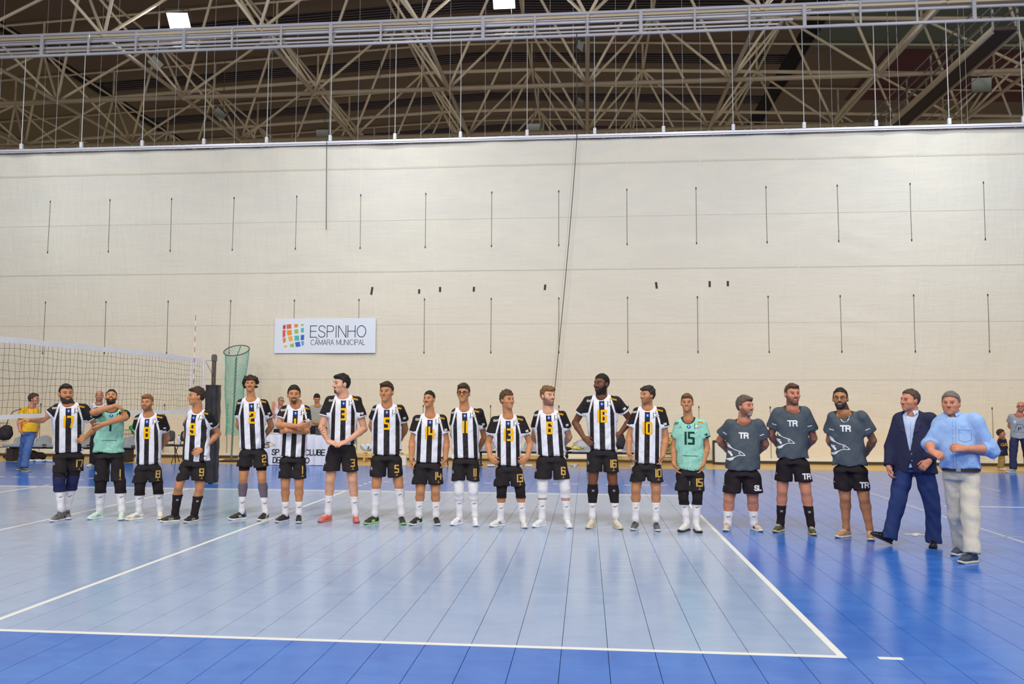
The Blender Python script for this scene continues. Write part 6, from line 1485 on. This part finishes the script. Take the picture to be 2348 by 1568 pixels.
def gm_extra(fc, top, bvh, ends):
    st, tw = text_strokes('P', .07, .1); fc('initials', stroke_quads(st, .012, .02), .42, .0, PM['print_black'])
    fc('print_line', stroke_quads([[(-.12, -.07), (-.05, .11), (.05, .11), (.12, -.07), (-.12, -.07)]], .006, .02), .42, 0, PM['print_black'])
    fc('club_emblem', fill_quads([(-.03, .02), (.03, .03), (.03, -.0), (0, -.02)], .008), .80, .10, pm('print_red', (190, 60, 60)))
    fc('sponsor_mark', fill_quads([(-.03, .03), (.02, .03), (.02, -.04), (-.03, -.04)], .01), .74, -.09, PM['print_lightgrey'])
cast('gm', 'bald man with glasses in grey sports shirt at the right edge by the curtain', h=1.45, skin='ruddy', hair=dict(c=(90, 78, 70), style='bald', fade=True), beard='stubble', bulk=1.05, glasses=(.003, .023, .015),
     wear=dict(top='tee', mat=cloth_mat('grey_sports_shirt', (150, 156, 166), neckm=(176, 54, 50)), collar=pm('collar_red', (176, 54, 50)), short=cloth_mat('navy_track_pants', (44, 48, 78)), pants='long', extra=gm_extra, slr=(.084, .09)),
     shoe=dict(c=(150, 158, 168), sole=(214, 214, 214), lace=(160, 168, 176)))
def kid_extra(fc, top, bvh, ends):
    st, tw = text_strokes('GA', .07, .1); decal('lettering', stroke_quads(st, .016, .02), bvh, (.0, 0, .62), (1, 0, 0), (0, 0, 1), (0, -1, 0), PM['tape_yellow'], top, .004)
cast('kid', 'small boy in navy hooded jacket and khaki trousers standing by the curtain', h=1.25, kid=True, skin='ruddy', hair=dict(c=(60, 44, 34), side=.012, top=.018, back=.014), beard='none', bulk=.9,
     wear=dict(top='plain', mat=cloth_mat('navy_hoodie', (44, 46, 78)), collar=cloth_mat('navy_hoodie', (0, 0, 0)), short=cloth_mat('khaki_trousers', (160, 138, 92)), pants='long', sleeve='long', legr=(.10, .09, .08, .085), extra=kid_extra, pl=.0),
     shoe=dict(c=(226, 220, 212), sole=(220, 216, 210), lace=(60, 56, 56)), hands=[dict(curl=40), dict(curl=40)])
cast('sa', 'grey-haired man in white polo and glasses raising a hand behind the table', h=1.5, skin='ruddy', hair=dict(c=(120, 112, 106), side=.005, top=.006, rec=.02, fade=True), beard='stubble', bulk=1.12, belly=.02, glasses=(.003, .023, .015),
     wear=dict(top='polo', mat=cloth_mat('white_polo', (214, 216, 228)), collar=PM['white_knit'], short=cloth_mat('black_trousers', (40, 33, 38)), pants='long'), shoe=dict(c=(60, 56, 58), sole=(70, 66, 64)), hands=[dict(n=(0, -1, 0), curl=8, spread=2), dict(curl=30)])
cast('sb', 'balding man mostly hidden behind player one at the table', h=1.6, skin='ruddy', hair=dict(c=(90, 76, 66), side=.004, top=.004, rec=.03, fade=True), beard='none', bulk=1.0,
     wear=dict(top='plain', mat=cloth_mat('white_polo', (0, 0, 0)), collar=PM['white_knit'], short=cloth_mat('black_trousers', (40, 33, 38)), pants='long'), shoe=dict(c=(60, 56, 58), sole=(70, 66, 64)))
cast('sc', 'young dark-haired man in grey t-shirt looking down behind the table', h=1.5, skin='tan', hair=dict(c=BK, side=.006, top=.016), beard='none', bulk=.98,
     wear=dict(top='tee', mat=cloth_mat('sage_grey_tee', (158, 158, 148)), collar=cloth_mat('sage_grey_tee', (0, 0, 0)), short=cloth_mat('black_trousers', (40, 33, 38)), pants='long', slr=(.082, .09), upto=.75), shoe=dict(c=(60, 56, 58), sole=(70, 66, 64)))
import time as _t
T0 = _t.time()
ONLY = globals().get('ONLY_CAST')
for k in CAST:
    if ONLY and k not in ONLY: continue
    person(k, CAST[k])
# ---------------------------------------------------------------- print on the table cloth
def cloth_print(name, quads, x, z, m, off=.009):
    return decal(name, quads, CLB, (x+.05, -.36, z), (1, 0, 0), (0, 0, 1), (0, -1, 0), m, cloth, off)
me_ = cloth.data; CLB = BVHTree.FromPolygons([tuple(v.co) for v in me_.vertices], [tuple(p.vertices) for p in me_.polygons])
st, tw = text_strokes('SPORTING CLUBE', .135, .14, .82); cloth_print('lettering', stroke_quads(st, .022, .015), .06, .33, PM['print_black'])
st, tw = text_strokes('DE ESPINHO', .135, .14, .82); cloth_print('lettering', stroke_quads(st, .022, .015), -.12, .13, PM['print_black'])
cloth_print('club_pennant', stroke_quads([[(-.5, .16), (-.2, .15), (.05, .09), (.2, 0), (.02, -.03), (-.12, -.08)]], .014, .03), -.75, .50, pm('print_orange', (232, 168, 70)))
st, tw = text_strokes('SCE', .11, .2, .9); cloth_print('lettering', stroke_quads(st, .022, .015), -.85, .51, PM['print_black'])
bottle(.22, 14.72, .757, 0, 0, 'water bottle with blue cap standing on the scorers table', None, 1.2)
bottle(-.72, 14.75, .757, 1, .7, 'clear plastic cup-sized bottle lying on the left part of the table', None, .8)
# clip board on the table
b = MB(); b.box((0, 0, 0), (.22, .30, .012), bev=.003); b.box((0, .02, .008), (.19, .25, .003)); o = b.build('clipboard', mat('board_white', (214, 220, 216), rough=.5))
o.location = (-.98, 14.66, .885); o.rotation_euler = (.9, .25, -.3); tag(o, 'white clipboard propped at the left end of the scorers table', 'clipboard')
b = MB(); b.box((0, 0, .0), (.30, .20, .012), bev=.003); b.add([(-.15, .1, .01), (.15, .1, .01), (.15, .16, .2), (-.15, .16, .2)], [(0, 1, 2, 3)]); b.add([(-.15, .108, .01), (.15, .108, .01), (.15, .168, .2), (-.15, .168, .2)], [(0, 1, 2, 3)]); b.box((0, 0, .01), (.24, .1, .004))
o = b.build('laptop', mat('laptop_grey', (70, 70, 74), rough=.4)); o.location = (.55, 14.85, .764); o.rotation_euler = (0, 0, 3.3); tag(o, 'dark laptop standing open on the right part of the table', 'laptop')
# wooden gym bench and crates by the curtain
WD = mat('bench_wood', (214, 180, 116), rough=.5, var=.1, scale=6); WDW = mat('bench_top_pale', (226, 218, 196), rough=.5)
def gym_bench(x0, x1, y, label):
    t = empty('wooden_bench', ((x0+x1)/2, y, 0), 0, label, 'bench', 'low wooden benches at the curtain foot'); L_ = x1-x0
    b = MB(); b.box((0, 0, .26), (L_, .30, .035), bev=.006); b.build('top_board', WDW, t)
    for z in (.19, .13): 
        b = MB(); b.box((0, -.12, z), (L_, .03, .045), bev=.004); b.build('rail', WD, t)
    for sx in (-L_/2+.25, 0, L_/2-.25):
        b = MB(); b.box((sx, 0, .12), (.05, .28, .24), bev=.006); b.build('leg', WD, t)
gym_bench(1.1, 3.6, 16.1, 'low pale wooden bench at the curtain foot behind players three to fourteen')
gym_bench(3.8, 6.4, 16.1, 'low pale wooden bench at the curtain foot behind the grey seats')
gym_bench(7.4, 10.0, 16.1, 'low pale wooden bench at the curtain foot under the ball cart')
# bag and folded clothing on the bench
def blob(name, pts, c, h, m, label, cat, grp=None, wr=.01, wf=26):
    pr = [ell(p, r, k=.05) for p, r in pts]
    v_, q_ = solid(pr, h, lambda x, y, z: wr*noise3(x, y, z, wf, 1.)+wr*.6*np.sin(x*31+z*27))
    o = link(name, newmesh(name, v_, q_, True), m); o.location = c; tag(o, label, cat, grp); return o
def patch_mat(name, a, c, sc, thr):
    m = mat(name, a, rough=.8); g = G(m); tc = g.N.new('ShaderNodeTexCoord').outputs['Object']
    g.L.new(g.mix(g.ramp(g.noise(tc, sc, 1, .5, 1.), [(0, (0, 0, 0)), (thr, (1, 1, 1))], True), lin(a), lin(c)), g.N['Principled BSDF'].inputs['Base Color']); return m
blob('folded_banner', [((0, 0, .07), (.24, .12, .07)), ((-.05, 0, .15), (.16, .10, .06)), ((.14, 0, .05), (.16, .11, .05))], (1.45, 16.05, .285), .014, patch_mat('banner_cloth_patch', (206, 210, 222), (34, 32, 38), 9, .62), 'crumpled white and black banner cloth heaped on the wooden bench', 'cloth')
b = MB(); b.box((0, 0, .12), (.16, .12, .24), bev=.01); o = b.build('paper_bag', mat('paper_white', (222, 224, 222), rough=.8)); o.location = (2.66, 14.98, -.005); tag(o, 'small white paper bag standing on the floor behind player fourteen', 'bag')
blob('sports_bag', [((0, 0, .12), (.24, .14, .12)), ((-.1, 0, .19), (.12, .10, .08)), ((.16, 0, .1), (.12, .13, .10))], (-7.45, 15.08, .0), .014, mat('bag_black', (36, 28, 30), rough=.8), 'black sports bag stuffed under the left grey bench', 'bag')
blob('backpack', [((0, 0, .02), (.14, .09, .20)), ((0, -.05, -.05), (.12, .08, .13)), ((0, 0, .16), (.09, .07, .08))], (8.16, 14.97, .645), .012, mat('backpack_black', (46, 42, 46), rough=.8), 'black backpack leaning on the last grey seat behind player sixteen', 'bag')
blob('folded_shirt', [((0, 0, 0), (.17, .10, .035)), ((-.1, -.02, .02), (.08, .08, .03))], (7.10, 14.93, .468), .010, patch_mat('shirt_yellow_patch', (226, 206, 92), (64, 40, 66), 16, .6), 'yellow and purple shirt lying on the grey seat behind player sixteen', 'clothing')
blob('black_jacket', [((0, 0, -.02), (.05, .06, .13)), ((.03, 0, .09), (.09, .10, .03))], (6.84, 14.84, .37), .010, mat('jacket_black', (44, 36, 38), rough=.85), 'black jacket hanging over the edge of the grey seat', 'clothing')
blob('green_bib', [((0, 0, 0), (.12, .05, .15)), ((.05, 0, .12), (.08, .04, .08)), ((-.08, 0, .05), (.08, .04, .05))], (-4.98, 15.62, .82), .010, mat('bib_green', (26, 150, 52), rough=.7), 'bright green training bib hung on the wire cart', 'clothing')
blob('dark_shoe_cover', [((0, 0, .03), (.10, .04, .035)), ((.06, 0, .05), (.05, .04, .045))], (-8.38, 15.3, -.006), .010, EYE, 'small black shoe lying on the wooden floor at far left', 'shoe')
# wire carts and ball basket
WIRE = mat('wire_grey', (128, 122, 112), rough=.4, metal=.4)
def cart(x, y, w, d, z0, z1, label, wheels=True, cat='cart'):
    t = empty('wire_cart', (x, y, 0), 0, label, cat); b = MB()
    for z in np.linspace(z0, z1, 5): b.tube([(-w/2, -d/2, z), (w/2, -d/2, z), (w/2, d/2, z), (-w/2, d/2, z)], .006, 4, closed=True)
    b.build('frame', WIRE, t)
    b = MB()
    for k in range(9):
        xx = -w/2+w*k/8
        for yy in (-d/2, d/2): b.tube([(xx, yy, z0), (xx, yy, z1)], .0035, 4)
    for k in range(1, 7):
        for sx in (-w/2, w/2): b.tube([(sx, -d/2+d*k/7, z0), (sx, -d/2+d*k/7, z1)], .0035, 4)
        b.tube([(-w/2, -d/2+d*k/7, z0), (w/2, -d/2+d*k/7, z0)], .0035, 4)
    b.build('mesh_wire', WIRE, t)
    for sx in (-1, 1):
        for sy in (-1, 1):
            b = MB(); b.tube([(sx*w*.42, sy*d*.4, .08), (sx*w*.48, sy*d*.45, z0)], .010, 5); b.build('leg', WIRE, t)
            b = MB(); b.tube([(sx*w*.42-.015, sy*d*.4, .045), (sx*w*.42+.015, sy*d*.4, .045)], .05, 12); b.build('wheel', GRD, t)
    return t
cart(-5.0, 15.75, .62, .50, .35, .82, 'grey wire shopping cart with a green bib behind player one in green')
cart(-9.25, 15.7, .7, .5, .30, .98, 'wire cart cut off by the left edge of the picture')
cart(9.47, 15.55, .62, .50, .32, .84, 'wire ball cart behind player ten and the green fifteen')
BALLS = [((236, 196, 40), (60, 90, 190)), ((70, 160, 74), (230, 200, 60)), ((224, 220, 214), (190, 60, 50)), ((150, 52, 44), (226, 196, 60)), ((236, 190, 44), (50, 80, 180))]
for i, (dx, dy, dz) in enumerate([(-.18, -.12, .43), (.05, -.12, .43), (.20, .10, .43), (-.08, .10, .45), (.02, -.05, .62)]):
    b = MB(); n = 16; m_ = 10; V = [(0, 0, -.105)]; 
    b.lathe([(.105*math.sin(PI*j/m_)+.0005, -.105*math.cos(PI*j/m_)) for j in range(m_+1)], n=n)
    c = BALLS[i]; mm = patch_mat('ball_%d' % i, c[0], c[1], 7, .52); o = b.build('volleyball', mm, None, True); o.location = (9.47+dx, 15.55+dy, dz)
    tag(o, ['yellow and blue volleyball at the left of the ball cart', 'green and yellow volleyball in the middle of the ball cart', 'white and red volleyball at the right of the ball cart', 'dark red and yellow volleyball at the back of the ball cart', 'yellow volleyball lying on top of the others in the cart'][i], 'ball', 'volleyballs in the wire cart')
# ring stand with green net
t = empty('ball_ring_stand', (-2.12, 15.55, 0), 0, 'tall stand with tilted hoop and green netting left of player two', 'stand')
HP = mat('hoop_dark', (60, 70, 66), rough=.5); GN = mat('green_netting', (104, 190, 166), rough=.8)
ring = [(.34*math.cos(2*PI*k/28), .28*math.sin(2*PI*k/28), 2.99+.16*math.sin(2*PI*k/28)) for k in range(28)]
b = MB(); b.tube(ring, .012, 6, closed=True); b.build('hoop', HP, t, True)
b = MB(); b.tube([(-.06, .0, 0), (.02, -.05, 2.80)], .024, 10); b.tube([(.02, -.05, 2.80), (0, .25, 3.12)], .014, 6); b.build('pole', mat('pole_green_grey', (96, 128, 120), rough=.5), t, True)
b = MB(); b.box((-.06, 0, .02), (.5, .4, .04), bev=.01); b.build('base', GRD, t)
b = MB(); nn = 30; rows = 44
def npt(k, j):
    f_ = j/rows; a = 2*PI*(k+.5*(j % 2))/nn; s_ = 1-.30*f_**.8-.1*math.sin(f_*PI)*.4
    return (.33*math.cos(a)*s_+.02*math.sin(f_*9+a*2)-.02*f_, .27*math.sin(a)*s_*(1-.55*f_), 2.98+.15*math.sin(a)*(1-f_)-2.28*f_+.03*math.sin(a*3)*f_)
for j in range(rows):
    for k in range(nn):
        for kk in ((k, k+(j % 2)), (k, k+(j % 2)-1)):
            b.tube([npt(kk[0], j), npt(kk[1] % nn, j+1)], .0042, 3, cap=False)
o = b.build('netting', GN, t, fix=False); o['kind'] = 'stuff'
# stick, framed board
b = MB(); b.tube([(-.55, 0, 0), (-.42, 0, 0)], .028, 8, mi=1); b.tube([(-.42, 0, 0), (.5, 0, 0)], .022, 8); o = b.build('long_pole', [mat('bar_white', (226, 224, 216)), mat('grip_blue', (50, 84, 170))], None, True)
o.location = (-2.95, 15.7, .022); tag(o, 'white pole with blue end lying on the floor behind the net post', 'pole')
t = empty('framed_board', (10.92, 16.3, 0), -.35, 'dark framed white board leaning on the curtain behind the stocky coach', 'board')
b = MB()
for (c, d) in (((-.24, 0, .31), (.06, .05, .62)), ((.24, 0, .31), (.06, .05, .62)), ((0, 0, .03), (.5, .05, .06)), ((0, 0, .60), (.5, .05, .06))): b.box(c, d, bev=.004)
b.build('frame', mat('frame_brown', (62, 48, 40), rough=.5), t)
b = MB(); b.box((0, .0, .31), (.44, .02, .52)); b.build('panel', mat('board_white', (214, 220, 216)), t)
# shoulder bag of the photographer
t = empty('shoulder_bag', (-5.92, 11.92, .88), .3, 'black shoulder bag hanging at the photographer hip', 'bag')
v_, q_ = solid([ell((0, 0, 0), (.15, .10, .17), k=.03), ell((-.03, 0, -.06), (.16, .10, .11), k=.03), ell((.04, 0, .10), (.09, .08, .07), k=.03)], .013, lambda x, y, z: .003*np.sin(x*40+z*31))
link('pouch', newmesh('pouch', v_, q_, True), mat('bag_black', (36, 28, 30)), t)
b = MB(); b.tube([(.0, 0, .14), (.06, -.05, .32), (.16, -.10, .48), (.27, -.10, .52), (.36, -.04, .56)], .009, 5); b.build('strap', mat('strap_black', (24, 22, 24)), t, True)
# paper on the seat
b = MB(); b.add([(-.10, 0, 0), (.08, 0, .01), (.14, .08, .28), (-.04, .10, .27)], [(0, 1, 2, 3)]); b.add([(-.10, .004, 0), (.08, .004, .01), (.14, .084, .28), (-.04, .104, .27)], [(0, 1, 2, 3)]); o = b.build('paper_sheet', mat('paper_white', (222, 224, 222))); o.location = (-7.62, 14.92, .438)
tag(o, 'white sheet of paper propped on the left grey bench', 'paper')
